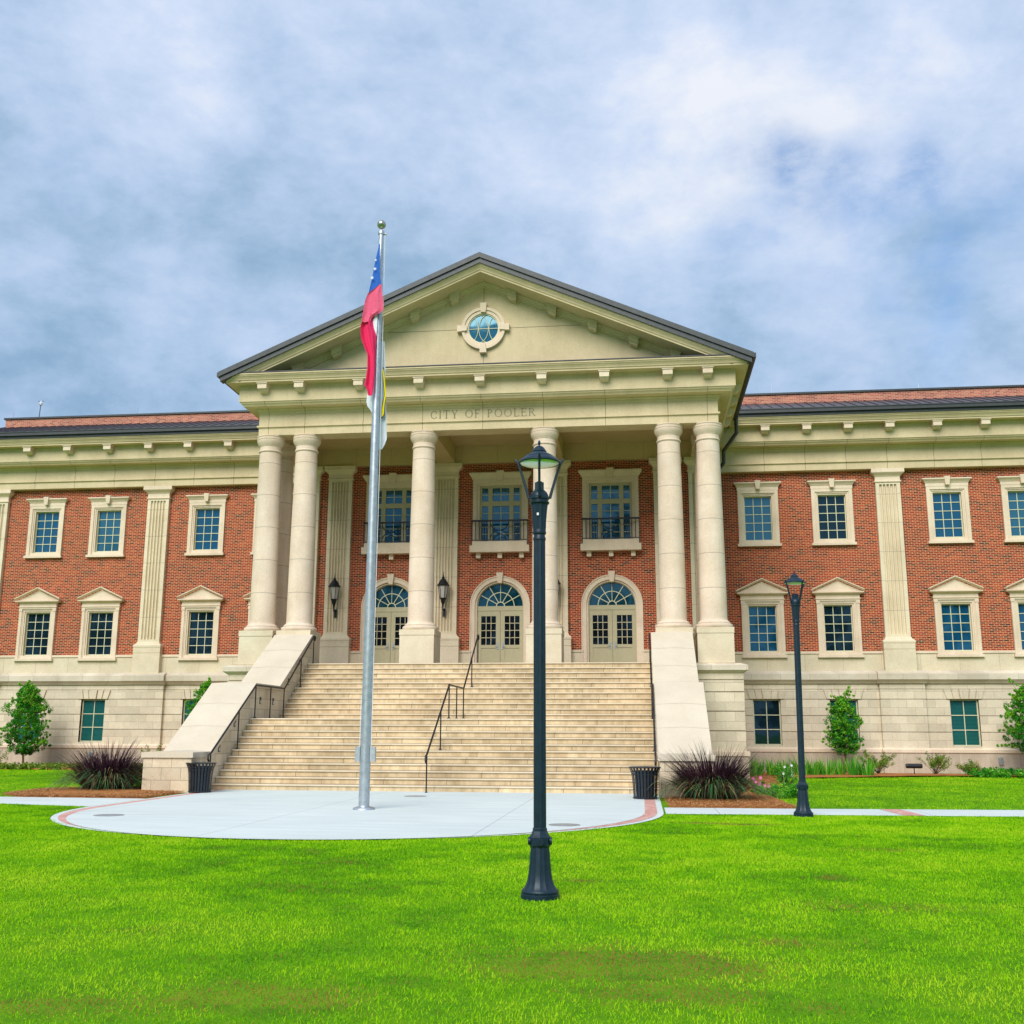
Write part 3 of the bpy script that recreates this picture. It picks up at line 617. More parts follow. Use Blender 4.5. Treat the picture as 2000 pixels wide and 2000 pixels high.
for s in (-1,1):
    for i,w in enumerate(WINX):
        for kind,fn,gm in (('u',upper_window,(['glassh','glassd','glass','glassh','glass'] if s>0 else ['glass','glass','glassh','glass','glass'])[i]),('l',lower_window,'glassd' if (s<0 or i==1) else 'glass'),('b',base_window,'glassd' if (s>0 and i==0) else 'glassb')):
            key=(kind,gm); loc=(s*w,W,0)
            if kind=='b': loc=(s*w,W,0)
            if key in protos: copy_tree(protos[key],hall,loc)
            else: protos[key]=fn(loc,M[gm])
# --- portico upper windows, balconies, doors
def balcony_window(loc):
    r=empty('window',loc); r.parent=hall
    m=MB(); y=.10; z0,z1=8.66,10.93
    xs=[-.83,-.78,-.47,-.36,-.30,.30,.36,.47,.78,.83]
    m.box(-.83,.83,y-.04,y+.04,z1-.09,z1); m.box(-.83,.83,y-.04,y+.04,z0,z0+.08); m.box(-.83,.83,y-.045,y+.04,10.12,10.31)
    for a,b in ((-.83,-.74),(-.50,-.33),(.33,.50),(.74,.83)): m.box(a,b,y-.04,y+.035,z0+.08,10.12); m.box(a,b,y-.04,y+.035,10.31,z1-.09)
    m.build('sash',M['sage'],r)
    m=MB()
    for (a,b),nx in (((-.74,-.50),1),((-.33,.33),2),((.50,.74),1)):
        for (c,d),nz in (((8.74,10.12),5),((10.31,10.84),2)):
            for i in range(1,nx): xx=a+(b-a)*i/nx; m.box(xx-.012,xx+.012,y-.01,y+.012,c,d)
            for j in range(1,nz): zz=c+(d-c)*j/nz; m.box(a,b,y-.008,y+.01,zz-.012,zz+.012)
    m.build('muntins',M['muntin'],r)
    MB().quad((-.85,y+.015,8.6),(.85,y+.015,8.6),(.85,y+.015,10.95),(-.85,y+.015,10.95)).build('pane',M['glass'],r)
    m=MB()
    for a,b,yy in ((.825,.93,-.03),(.93,1.08,-.09)):
        m.box(-b,-a,yy,.12,8.52,10.93+(a-.825)); m.box(a,b,yy,.12,8.52,10.93+(a-.825)); m.box(-b,b,yy-.001,.12,10.93+(a-.825),10.93+(b-.825))
    prof=[(0,11.17),(.02,11.175),(.03,11.21),(.07,11.27),(.11,11.33),(.13,11.36),(.13,11.42),(0,11.43)]
    m.strip(prof,lambda p:[(-1.09-p[0],0,p[1]),(-1.09-p[0],-.10-p[0],p[1]),(1.09+p[0],-.10-p[0],p[1]),(1.09+p[0],0,p[1])])
    m.hexa([(-.09,-.22,11.10),(.09,-.22,11.10),(.09,0,11.10),(-.09,0,11.10),(-.145,-.27,11.48),(.145,-.27,11.48),(.145,0,11.48),(-.145,0,11.48)])
    m.build('surround',M['lime'],r)
    return r
def balcony(loc):
    r=empty('balcony',loc); r.parent=hall
    m=MB(); m.box(-1.06,1.06,-.34,0,8.50,8.66); m.box(-1.15,1.15,-.38,0,8.24,8.50)
    for x in (-.84,0,.84): m.box(x-.085,x+.085,-.20,0,8.03,8.24)
    m.build('sill_block',M['lime'],r)
    m=MB(); y=-.30; zb,zt_=8.70,9.50
    m.box(-1.10,1.10,y-.035,y+.035,zt_-.06,zt_); m.box(-1.08,1.08,y-.015,y+.015,zb,zb+.03)
    for sx in (-1,1):
        m.box(sx*1.08-.015,sx*1.08+.015,y-.015,y+.015,8.5,zt_-.05); m.box(sx*1.08-.012,sx*1.08+.012,y,0,zt_-.04,zt_-.01)
        for k in (.94,.80,.70,.60,.50,.36): m.box(sx*k-.014,sx*k+.014,y-.014,y+.014,zb+.03,zt_-.05)
    zc=(zb+zt_)/2
    m.tube([(.36*math.cos(a),y,zt_-.05-.36*abs(math.sin(a))) for a in [PI*k/16 for k in range(17)]],.018,5)
    m.tube([(.36*math.cos(a),y,zb+.03+.36*abs(math.sin(a))) for a in [PI*k/16 for k in range(17)]],.018,5)
    m.tube([(.24*math.cos(a),y,zb+.03+.22*abs(math.sin(a))) for a in [PI*k/16 for k in range(17)]],.016,5)
    m.build('railing',M['iron'],r); return r
def doorway(loc):
    r=empty('doorway',loc); r.parent=hall
    m=MB(); zs=6.19
    for r0,r1,y in ((.90,.97,.02),(.97,1.12,-.05),(1.12,1.16,-.08)):
        ring(m,r0,r1,y,.25,32,0,PI,0,zs); m.box(-r1,-r0,y,.25,ZP,zs); m.box(r0,r1,y,.25,ZP,zs)
    m.hexa([(-.075,-.17,7.06),(.075,-.17,7.06),(.075,.1,7.06),(-.075,.1,7.06),(-.135,-.20,7.46),(.135,-.20,7.46),(.135,.1,7.46),(-.135,.1,7.46)])
    m.build('arch_surround',M['lime'],r)
    m=MB(); m.box(-.90,.90,.10,.2,6.02,6.20); m.box(-.905,-.87,.1,.2,ZP,6.02); m.box(.87,.905,.1,.2,ZP,6.02); ring(m,.865,.905,.10,.2,32,0,PI,0,zs)
    m.box(-.9,.9,.21,.24,ZP,6.1)
    m.build('frame',M['sage'],r)
    m=MB(); y=.135
    for a in (90,60,30,120,150):
        a=math.radians(a); m.bar((.14*math.cos(a),y,zs+.02+.14*math.sin(a)),(.87*math.cos(a),y,zs+.87*math.sin(a)),.02,.028)
    ring(m,.515,.545,y-.012,y+.012,24,0,PI,0,zs+.01); ring(m,.14,.175,y-.012,y+.012,14,0,PI,0,zs+.01)
    m.build('muntins',M['muntin'],r)
    m=MB(); n=28; m.add([(.88*math.cos(PI*k/n),.15,zs+.88*math.sin(PI*k/n)) for k in range(n+1)],[tuple(range(n+1))]); m.build('pane',M['glassf'],r)
    for sx in (-1,1):
        m=MB(); a,b=sorted((sx*.006,sx*.868)); g0,g1=sorted((sx*.17,sx*.74)); y0,y1=.11,.17
        m.box(a,g0,y0,y1,ZP+.01,6.01); m.box(g1,b,y0,y1,ZP+.01,6.01); m.box(g0,g1,y0,y1,5.82,6.01); m.box(g0,g1,y0,y1,4.60,4.72); m.box(g0,g1,y0,y1,ZP+.01,ZP+.14)
        m.box(g0,g1,y0+.02,y1,ZP+.14,4.60)
        for i in (1,2): xx=g0+(g1-g0)*i/3; m.box(xx-.014,xx+.014,y0+.01,y1-.01,4.72,5.82)
        for j in (1,2,3): zz=4.72+1.1*j/4; m.box(g0,g1,y0+.012,y1-.012,zz-.014,zz+.014)
        m.box(g0,g1,.158,.164,4.72,5.82) if False else None
        dr=m.build('door',M['sage'],r)
        MB().quad((g0,.15,4.72),(g1,.15,4.72),(g1,.15,5.82),(g0,.15,5.82)).build('door_pane',M['glassd2'],r)
        m=MB(); hx=sx*.10; m.box(hx-.03,hx+.03,y0-.02,y0,4.55,4.80); m.tube([(hx,y0-.02,4.66),(hx,y0-.06,4.66),(hx+sx*.10,y0-.06,4.655)],.011,6); m.build('door_handle',M['handle'],r)
    return r
M['glassd2']=glass('door_glass',(.006,.008,.012),1.5)
bw=balcony_window((-S,D,0)); ba=balcony((-S,D,0)); dw=doorway((-S,D,0))
for k in (0,1):
    for o in (bw,ba,dw): copy_tree(o,hall,(k*S,D,0))
# lightning rods
for i,(x,y,z) in enumerate([(0.03,-1.4,17.86),(-23.53,8.95,15.7),(-17.44,8.95,15.7),(11.13,8.95,15.7),(17.19,8.95,15.7)]):
    mb=MB(); mb.tube([(x,y,z),(x,y,z+.30)],.008,5); mb.build('lightning_rod',M['galv'],hall)
# ------------------------------------------------------------------ stairs
st=empty('entrance_steps'); tag(st,'wide flight of tan stone steps rising to the portico between sloped cheek walls','steps')
SX=5.68
steps=MB(); nose=MB()
for k in range(22):       # k=0 bottom riser
    z=(k+1)*H1
    if k<11: y=YB+k*T
    else: y=LB+(k-11)*T
    yb=y+T+.1 if k!=10 else LB+.1
    if k==21: yb=FRONT+.3
    steps.box(-SX,SX,y+.02,yb,z-H1-.02,z-.045) if k==0 else steps.box(-SX,SX,y+.02,yb,z-H1-.004,z-.045)
    pts=[(y+.01,z-.045),(y-.012,z-.04),(y-.02,z-.024),(y-.012,z-.006),(y+.01,z),(yb,z),(yb,z-.045)]
    nose.poly_x(pts,-SX,SX)
steps.build('risers',M['step'],st); nose.build('treads',M['nose'],st)
def cheek(s):
    a,b=sorted((s*5.69,s*6.93)); zz=.13
    top=[(-.62,4.66),(-.80,4.66),(-3.88,2.83),(-5.98,2.83),(-8.87,.97),(-10.05,.97)]
    low=[(y,z-zz) for y,z in top]
    mb=MB(); mb.poly_x(low+[(-10.05,-.1),(-.62,-.1)],a,b); ck=mb.build('cheek_wall',M['cheek'],st)
    mb=MB(); cx=(a+b)/2; w=(b-a)/2+.045
    tp=[(-.60,4.66),(-.82,4.66),(-3.90,2.83),(-5.96,2.83),(-8.86,.97),(-10.10,.97)]
    def row(dx,dz): return [(cx+dx,y,z+dz) for y,z in tp]
    rows=[row(-w,-zz),row(-w,0),row(0,.035),row(w,0),row(w,-zz)]; n=len(tp); v=[p for r in rows for p in r]; f=[]
    for i in range(5):
        j=(i+1)%5
        for k in range(n-1): f.append((i*n+k,i*n+k+1,j*n+k+1,j*n+k))
    f+=[tuple(i*n for i in range(5)),tuple(i*n+n-1 for i in range(4,-1,-1))]
    mb.add(v,f); cp=mb.build('coping',M['coping'],ck)
    mb=MB()
    for (ya,za),(yb,zb),m in ((tp[1],tp[2],3),(tp[3],tp[4],3)):
        for i in range(1,m+ (0)):
            t=i/m; y=ya+(yb-ya)*t; z=za+(zb-za)*t
            for sx in (-1,1): mb.add([(cx+sx*w,y-.006,z+.003),(cx+sx*w,y+.006,z+.003),(cx,y+.006,z+.038),(cx,y-.006,z+.038)],[(0,1,2,3)])
    for (y,z) in tp[2:4]:
        for sx in (-1,1): mb.add([(cx+sx*w,y-.006,z+.003),(cx+sx*w,y+.006,z+.003),(cx,y+.006,z+.038),(cx,y-.006,z+.038)],[(0,1,2,3)])
    mb.build('coping_joint',M['jnt2'],ck)
    for y,z in [(-8.35,.95),(-7.35,1.6),(-5.45,2.25),(-4.35,2.25),(-3.0,2.9),(-2.0,3.6)]:
        mb=MB(); xx=s*5.69; p,q=sorted((xx,xx-s*.012)); mb.box(p,q,y-.06,y+.06,z,z+.20)
        l=mb.build('step_light',M['iron'],ck); mb=MB(); p,q=sorted((xx-s*.012,xx-s*.016)); mb.box(p,q,y-.035,y+.035,z+.02,z+.11); mb.build('light_lens',M['lantern'],ck)
M['jnt2']=plain('coping_mortar',(.46,.39,.27),.9)
cheek(-1); cheek(1)
# handrails
def stz(y):
    if y<YB: return 0
    if y<LF: return H1*(int((y-YB)/T)+1)
    if y<LB: return 11*H1
    if y<FRONT: return H1*(12+int((y-LB)/T))
    return ZP
def railz(y):
    if y<=-6.2: return .92+(y+9.2)*(2.76-.92)/3.0
    if y<=-3.72: return 2.76
    return 2.76+(y+3.72)*(4.60-2.76)/(2.77)
def handrail(x,label):
    r=empty('handrail',(x,0,0)); tag(r,label,'handrail','iron handrails on the entrance steps')
    mb=MB(); P=[(-9.38,.88),(-9.38,.78)]
    path=[(0,-9.30,.74),(0,-9.36,.80),(0,-9.34,.90),(0,-9.2,.93),(0,-6.2,2.76),(0,-3.72,2.76),(0,-.95,4.60),(0,-.85,4.60),(0,-.80,4.54),(0,-.84,4.46)]
    mb.tube(path,.026,8); mb.build('rail',M['iron'],r,smooth=40)
    for y in (-9.2,-7.4,-6.2,-4.95,-3.75,-2.2,-.95):
        mb=MB(); z=stz(y); mb.tube([(0,y,z),(0,y,railz(y)-.02)],.018,8); mb.lathe([(.05,z),(.048,z+.012),(.025,z+.04),(.018,z+.06)],12,0,y); mb.build('post',M['iron'],r,smooth=40)
    return r
handrail(-5.56,'black iron handrail beside the left cheek wall of the steps'); handrail(0,'black iron handrail running up the middle of the steps'); handrail(5.60,'black iron handrail beside the right cheek wall of the steps')
# ------------------------------------------------------------------ wall lanterns
def lantern(x,label,first=None):
    r=empty('wall_lantern',(x,D-.17,0)); tag(r,label,'wall lamp','wall lanterns on the portico pilasters')
    yc=-.30; n=6
    mb=MB(); mb.lathe([(.018,7.40),(.012,7.36),(.03,7.33),(.02,7.30),(.055,7.26),(.06,7.24),(.05,7.22),(.09,7.19),(.155,7.10),(.195,7.02),(.245,6.95),(.22,6.93)],12,0,yc); mb.lathe([(.006,7.50),(.012,7.42),(.006,7.38)],6,0,yc); mb.build('lantern_roof',M['iron'],r,smooth=35)
    mb=MB(); mb.lathe([(.195,6.93),(.115,6.46)],6,0,yc); mb.build('glass',M['lantern'],r)
    mb=MB()
    for k in range(6):
        a=2*PI*k/6; mb.tube([(.20*math.cos(a),yc+.20*math.sin(a),6.94),(.12*math.cos(a),yc+.12*math.sin(a),6.45)],.010,4)
    mb.lathe([(.125,6.47),(.12,6.44),(.09,6.40),(.075,6.30),(.05,6.26),(.03,6.16),(.03,6.10)],12,0,yc)
    mb.tube([(0,yc,6.12),(0,yc-.02,6.04),(0,yc+.03,6.0),(0,yc+.14,6.06),(0,-.02,6.06)],.022,6)
    mb.box(-.05,.05,-.05,0.0,5.78,6.10); mb.build('bracket_arm',M['iron'],r,smooth=35)
    return r
lantern(-1.5*S,'black wall lantern on the fluted pilaster left of the flagpole')
lantern(-.5*S,'black wall lantern on the pilaster between the left and middle doorways')
lantern(.5*S,'black wall lantern on the pilaster partly hidden behind the column right of the middle doorway')
# ------------------------------------------------------------------ street lamps
def street_lamp(loc,rz,sc,label):
    r=empty('street_lamp',loc,rz); tag(r,label,'street lamp','blue-black lamp posts on the lawn'); r.scale=(1,1,sc)
    L=M['lamp']
    m=MB(); m.lathe([(.172,-.02),(.175,.035),(.17,.05),(.165,.075),(.15,.09),(.135,.115),(.118,.16),(.108,.22),(.10,.30),(.092,.40),(.085,.46)],32,flute=1,fd=.045)
    m.lathe([(.178,-.02),(.178,.04),(.165,.05)],32); m.lathe([(.172,.05),(.175,.065),(.165,.08)],32)
    m.build('base',L,r,smooth=25)
    m=MB(); m.lathe([(.088,.45),(.092,.46),(.10,.47),(.10,.545),(.09,.56),(.078,.575),(.075,.59),(.068,.60),(.068,.62),(.06,.63)],8)
    for k in range(4):
        a=k*PI/2+PI/4*0; c,s_=math.cos(a),math.sin(a)
        v=[]
        for rr in (.09,.112):
            for j in range(12):
                t=2*PI*j/12; v.append((rr*c-.035*math.cos(t)*s_,rr*s_+.035*math.cos(t)*c,.508+.035*math.sin(t)))
        m.add(v,[(j,(j+1)%12,12+(j+1)%12,12+j) for j in range(12)]+[tuple(range(12,24))])
    m.build('collar',L,r,smooth=30)
    m=MB(); m.lathe([(.060,.60),(.058,3.38)],28,flute=1,fd=.05); m.build('post',L,r,smooth=20)
    m=MB(); m.lathe([(.062,3.36),(.064,3.38),(.056,3.40),(.056,3.415),(.066,3.425),(.068,3.44),(.064,3.455),(.064,3.47)],28); m.lathe([(.064,3.46),(.068,3.55),(.076,3.65),(.086,3.73)],28,flute=1,fd=.06)
    m.lathe([(.092,3.725),(.10,3.735),(.10,3.745),(.088,3.755),(.088,3.765),(.098,3.775),(.098,3.79),(.09,3.80),(.088,3.82),(.075,3.845),(.05,3.87)],28); m.box(-.045,.045,-.045,.045,3.85,3.94); m.lathe([(.04,3.94),(.03,3.955),(.0,3.96)],12)
    m.build('lamp_cup',L,r,smooth=30)
    for k in range(4):
        a=k*PI/2; c,s_=math.cos(a),math.sin(a)
        m=MB(); P=[(.088,3.79),(.105,3.79),(.13,3.88),(.165,4.0),(.205,4.12),(.225,4.165),(.25,4.19)]
        m.tube([(p*c,p*s_,z) for p,z in P],[.016,.016,.014,.013,.013,.014,.008],6); m.build('arm',L,r,smooth=40)
    m=MB(); m.lathe([(.004,4.385),(.013,4.37),(.015,4.35),(.008,4.335),(.016,4.325),(.03,4.322),(.05,4.305),(.066,4.28),(.075,4.265),(.072,4.258),(.085,4.25),(.125,4.228),(.15,4.21),(.155,4.20),(.18,4.186),(.203,4.165),(.21,4.150),(.203,4.140),(.190,4.145)],36,close=False); m.build('hood',L,r,smooth=35)
    m=MB(); m.lathe([(.192,4.146),(.17,4.135),(.10,4.128),(.0001,4.125)],36,close=False); m.build('lens',M['lens'],r,smooth=40)
    return r
l1=street_lamp((4.31,-25.40,0),.1,1.0,'tall fluted lamp post standing alone on the front lawn, nearest the viewer')
mb=MB(); mb.box(-.026,-.006,-.082,-.079,3.60,3.625); mb.build('sticker',M['petal_white'],l1).rotation_euler=(0,0,0)
street_lamp((8.18,-15.1,0),.1+math.radians(28),1.035,'lamp post beside the path in front of the right wing').rotation_euler=(0,.0155,.1+math.radians(28))
# ------------------------------------------------------------------ flagpole and flags
PX,PY=-.075,-14.94
fp=empty('flagpole',(PX,PY,0)); tag(fp,'tall galvanised flagpole with a ball finial on the concrete apron','flagpole')
m=MB(); m.lathe([(.105,0),(.103,1.5),(.098,4),(.08,8),(.052,11.98)],28); m.build('pole',M['galv'],fp,smooth=40)
m=MB(); m.lathe([(.215,.0),(.215,.03),(.20,.055),(.16,.07),(.11,.075),(.105,.09)],32); m.build('base_flange',M['galv'],fp,smooth=40)
m=MB(); m.lathe([(.05,11.97),(.07,11.98),(.075,12.02),(.06,12.06),(.02,12.08)],16); m.tube([(.05,0,12.02),(.11,0,11.97)],.022,8); m.build('truck',M['galv'],fp,smooth=40)
m=MB(); m.tube([(0,0,12.06),(0,0,12.13)],.009,6); n=12; m.lathe([(max(.001,.098*math.sin(PI*k/n)),12.215-.098*math.cos(PI*k/n)) for k in range(n+1)],24,close=False); m.build('ball_finial',M['ball'],fp,smooth=60)
m=MB(); m.box(-.19,-.10,-.05,.05,.92,1.20); m.box(-.195,-.185,-.055,.055,.91,1.21); m.build('cleat_box',M['galv'],fp); MB().box(.10,.20,-.05,.05,.92,1.20).build('cleat_box',M['galv'],fp)
m=MB(); m.tube([(.115,-.03,1.2),(.12,-.03,7.0),(.09,-.02,11.95)],.006,4); m.tube([(-.115,-.03,1.2),(-.11,-.03,2.2)],.005,4); m.build('halyard',M['petal_white'],fp)
def cloth(rows,n,amp,ph,y0,name,mat,parent):
    """rows: (z,xl,xr)"""
    R=[]
    zs=[r[0] for r in rows]; Z=np.linspace(zs[0],zs[-1],max(8,int(abs(zs[0]-zs[-1])*22)))
    xl=np.interp(-Z,[-z for z in zs],[r[1] for r in rows]); xr=np.interp(-Z,[-z for z in zs],[r[2] for r in rows])
    m=MB(); v=[]
    for i,z in enumerate(Z):
        for k in range(n+1):
            t=k/n; x=xl[i]+(xr[i]-xl[i])*t
            w=min(1,abs(xr[i]-xl[i])/.25)
            y=y0+amp*w*(math.sin(t*7.5+ph+z*1.1)+.45*math.sin(t*17+z*2.3+ph))
            v.append((x,y,z))
    f=[(i*(n+1)+k,i*(n+1)+k+1,(i+1)*(n+1)+k+1,(i+1)*(n+1)+k) for i in range(len(Z)-1) for k in range(n)]
    m.add(v,f); o=m.build(name,mat,parent,smooth=80); return o
M['fblue']=plain('blue_cloth',(.035,.13,.50),.8,0,.06,20,.1); M['fred']=plain('red_cloth',(.74,.035,.13),.8,0,.08,16,.1); M['fpink']=plain('pale_red_cloth',(.74,.12,.22),.8,0,.08,16,.1); M['fwhite']=plain('white_cloth',(.72,.76,.82),.8,0,.04,10,.1); M['fyel']=plain('yellow_cloth',(.80,.66,.01),.8,0,.05,10,.1); M['fblk']=plain('black_cloth',(.02,.02,.025),.8)  # includes a paler red for the flag's upper stripe piece
f1=empty('state_flag',(0,0,0)); tag(f1,'limp blue and red flag with white stars, higher of the two on the pole','flag')
YF=PY-.16
cloth([(11.69,-.07,-.05),(11.3,-.15,-.05),(10.95,-.20,-.03),(10.73,-.24,.005),(10.50,-.28,.015)],10,.014,.4,YF,'canton',M['fblue'],f1)
cloth([(10.75,-.03,.01),(10.66,-.13,.02),(10.56,-.27,.03),(10.39,-.33,.06),(10.17,-.355,.07),(10.12,-.365,.02),(10.08,-.37,-.08),(10.03,-.375,-.17),(9.92,-.385,-.21)],16,.020,.5,YF-.035,'stripe',M['fpink'],f1)
cloth([(10.09,-.36,-.11),(9.98,-.38,-.17),(9.8,-.41,-.14),(9.66,-.40,-.085),(9.55,-.385,-.08),(9.38,-.32,-.08),(9.2,-.245,-.08),(8.9,-.24,-.075),(8.67,-.27,-.08),(8.53,-.30,-.085),(8.47,-.25,-.09),(8.39,-.22,-.10),(8.31,-.21,-.12)],18,.045,1.1,YF,'stripe',M['fred'],f1)
cloth([(10.10,-.2,-.07),(9.86,-.16,-.07),(9.63,-.09,-.08)],5,.012,2,YF+.03,'stripe',M['fwhite'],f1)
def star(x,z,r,rot):
    m=MB(); pts=[(x+(r if k%2==0 else r*.42)*math.cos(rot+PI*k/5),YF-.055,z+(r if k%2==0 else r*.42)*math.sin(rot+PI*k/5)) for k in range(10)]
    m.add(pts,[tuple(range(10))]); m.build('star',M['fwhite'],f1)
star(-.125,11.30,.030,.4); star(-.135,11.10,.042,.5); star(-.19,10.90,.045,.9)
f2=empty('city_flag',(0,0,0)); tag(f2,'limp white flag with yellow and black markings hanging behind the pole below the red one','flag')
cloth([(9.60,-.08,.03),(9.36,-.09,.045),(9.19,-.08,.06),(8.93,-.08,.07),(8.58,-.20,.085),(8.46,-.31,.095),(8.29,-.33,.11),(8.18,-.30,.11),(8.08,-.22,.115),(7.97,-.17,.12),(7.90,-.19,.125),(7.75,-.20,.13),(7.60,-.17,.135),(7.46,-.15,.14),(7.41,-.14,.12),(7.33,-.13,.09),(7.24,-.12,.04)],16,.030,.2,PY+.15,'cloth',M['fwhite'],f2)
for name,mt,dy,rows in (('emblem',M['fblk'],.030,[(9.01,.02,.035),(8.9,.02,.06),(8.7,.035,.085),(8.4,.065,.112),(8.25,.04,.10),(8.1,.02,.09),(7.95,.02,.085),(7.87,.02,.03)]),('emblem',M['fyel'],.040,[(8.96,.02,.04),(8.85,.03,.065),(8.66,.055,.085),(8.4,.08,.112),(8.22,.055,.09),(8.1,.035,.08),(7.98,.03,.078),(7.92,.03,.05)])):
    cloth(rows,4,.004,.2,PY+.12-dy,name,mt,f2)
cloth([(7.88,-.165,-.135),(7.84,-.17,-.13),(7.77,-.165,-.14)],2,.003,.2,PY+.09,'emblem',M['fblk'],f2)
# ------------------------------------------------------------------ litter bins
def bin_(loc,label):
    r=empty('litter_bin',loc); tag(r,label,'litter bin','black slatted litter bins at the foot of the steps')
    m=MB(); n=24
    for k in range(n):
        a=2*PI*k/n; P=[(.255,.03),(.265,.2),(.28,.45),(.30,.58),(.335,.67),(.345,.70)]; hw=.023; v=[]
        for rr,z in P:
            for dr in (0,.006):
                for sg in (-1,1): v.append(((rr+dr)*math.cos(a)-sg*hw*math.sin(a),(rr+dr)*math.sin(a)+sg*hw*math.cos(a),z))
        f=[]
        for i in range(len(P)-1):
            o=i*4; f+=[(o,o+1,o+5,o+4),(o+2,o+6,o+7,o+3),(o,o+4,o+6,o+2),(o+1,o+3,o+7,o+5)]
        m.add(v,f)
    m.build('slats',M['bin'],r)
    m=MB(); 
    for rr,z,t in ((.27,.045,.014),(.30,.56,.010),(.315,.62,.008)): 
        m.tube([(rr*math.cos(2*PI*k/32),rr*math.sin(2*PI*k/32),z) for k in range(33)],t,6)
    m.lathe([(.33,.70),(.37,.705),(.372,.725),(.33,.73),(.24,.715),(.24,.70)],36); m.build('rim',M['bin'],r,smooth=40)
    m=MB(); m.lathe([(.20,.02),(.235,.64),(.225,.64),(.19,.03)],24); m.build('liner',M['iron'],r,smooth=40)
    return r
bin_((-5.44,-10.05,0),'black slatted litter bin beside the left cheek wall of the steps')
bin_((5.33,-10.62,0),'black slatted litter bin at the right foot of the steps')
# ------------------------------------------------------------------ ground
def sheet(name,pts,z,mat):
    m=MB(); m.add([(x,y,z) for x,y in pts],[tuple(range(len(pts)))]); o=m.build(name,mat); o['kind']='structure'; return o
m=MB(); m.add([(-400,-400,0),(400,-400,0),(400,400,0),(-400,400,0)],[(0,1,2,3)]); m.build('ground',M['soil'],kind='structure')
CY=-14.75
def apron(r,hx,nm,mat,z,y1=-8.6):
    pts=[(hx,y1)]+[(hx*math.cos(a),CY+r*math.sin(a)) for a in [-PI*k/48 for k in range(49)]]+[(-hx,y1)]
    return sheet(nm,pts,z,mat)
apron(5.92,5.66,'apron_edge',M['concrete'],.012); apron(5.82,5.54,'brick_edging',M['paver'],.016); apron(5.99,5.31,'plaza',M['concrete'],.020)
sheet('path',[(-40,-10.9),(-9.2,-12.25),(-5.7,-12.35),(-5.7,-14.9),(-6.5,-14.75),(-9.0,-14.1),(-40,-12.6)],.008,M['concrete'])
sheet('path',[(5.7,-13.25),(8.2,-13.15),(12.8,-12.75),(40,-11.4),(40,-13.2),(12.2,-14.55),(8.6,-14.75),(5.7,-14.95)],.008,M['concrete'])
sheet('brick_strip',[(9.95,-13.02),(10.35,-12.99),(10.45,-14.62),(10.05,-14.65)],.012,M['paver'])
for x,y,w in [(-4.15,-17.1,'left end of the apron'),(4.0,-17.8,'right side of the apron behind the lamp post'),(0.04,-10.66,'middle of the apron near the steps')]:
    m=MB(); m.lathe([(.26,.021),(.26,.027),(.23,.029)],28,x,y); o=m.build('drain_cover',M['galv']); tag(o,'round metal drain cover at the '+w,'drain cover','drain covers in the apron')
# mulch beds (gentle mounds)
def bed(name,outline,h,label=None):
    n=len(outline); cx=sum(p[0] for p in outline)/n; cy=sum(p[1] for p in outline)/n
    P=[]; 
    for i in range(n):
        a=outline[i]; b=outline[(i+1)%n]
        for k in range(6): t=k/6; P.append((a[0]+(b[0]-a[0])*t,a[1]+(b[1]-a[1])*t))
    N=len(P); v=[]; f=[]; R=9
    for j in range(R+1):
        s=1-j/R
        for i,(x,y) in enumerate(P):
            xx=cx+(x-cx)*s; yy=cy+(y-cy)*s; zz=.004+h*(1-s**3)+(random.uniform(-.01,.014) if j else 0)
            v.append((xx,yy,zz))
    for j in range(R):
        for i in range(N): f.append((j*N+i,j*N+(i+1)%N,(j+1)*N+(i+1)%N,(j+1)*N+i))
    m=MB(); m.add(v,f); o=m.build(name,M['straw'],smooth=80); tag(o,kind='structure'); return P
BEDS=[]
BL=[(-5.8,-12.3),(-5.8,-10.1),(-7.0,-9.9),(-7.1,-8.0),(-8.8,-8.0),(-9.9,-9.6),(-9.6,-11.6),(-8.7,-12.3)]
BRt=[(5.8,-13.2),(5.8,-10.1),(7.0,-9.95),(7.0,-4.0),(8.6,-1.0),(8.6,3.0),(9.9,2.0),(9.3,-2.0),(8.9,-6.0),(8.0,-8.6),(7.8,-10.6),(8.4,-12.6),(8.3,-13.1)]
BW=[(8.6,6.95),(8.6,1.2),(9.9,1.0),(11.2,2.6),(12.8,3.6),(15.5,3.9),(21,3.6),(27,3.4),(27,6.95)]
BWL=[(-27,6.95),(-27,3.6),(-18,3.6),(-12.5,3.6),(-9,1.0),(-8.6,1.0),(-8.6,6.95)]
bed('mulch_bed',BL,.07); bed('mulch_bed',BRt,.07); bed('mulch_bed',BW,.05); bed('mulch_bed',BWL,.05)
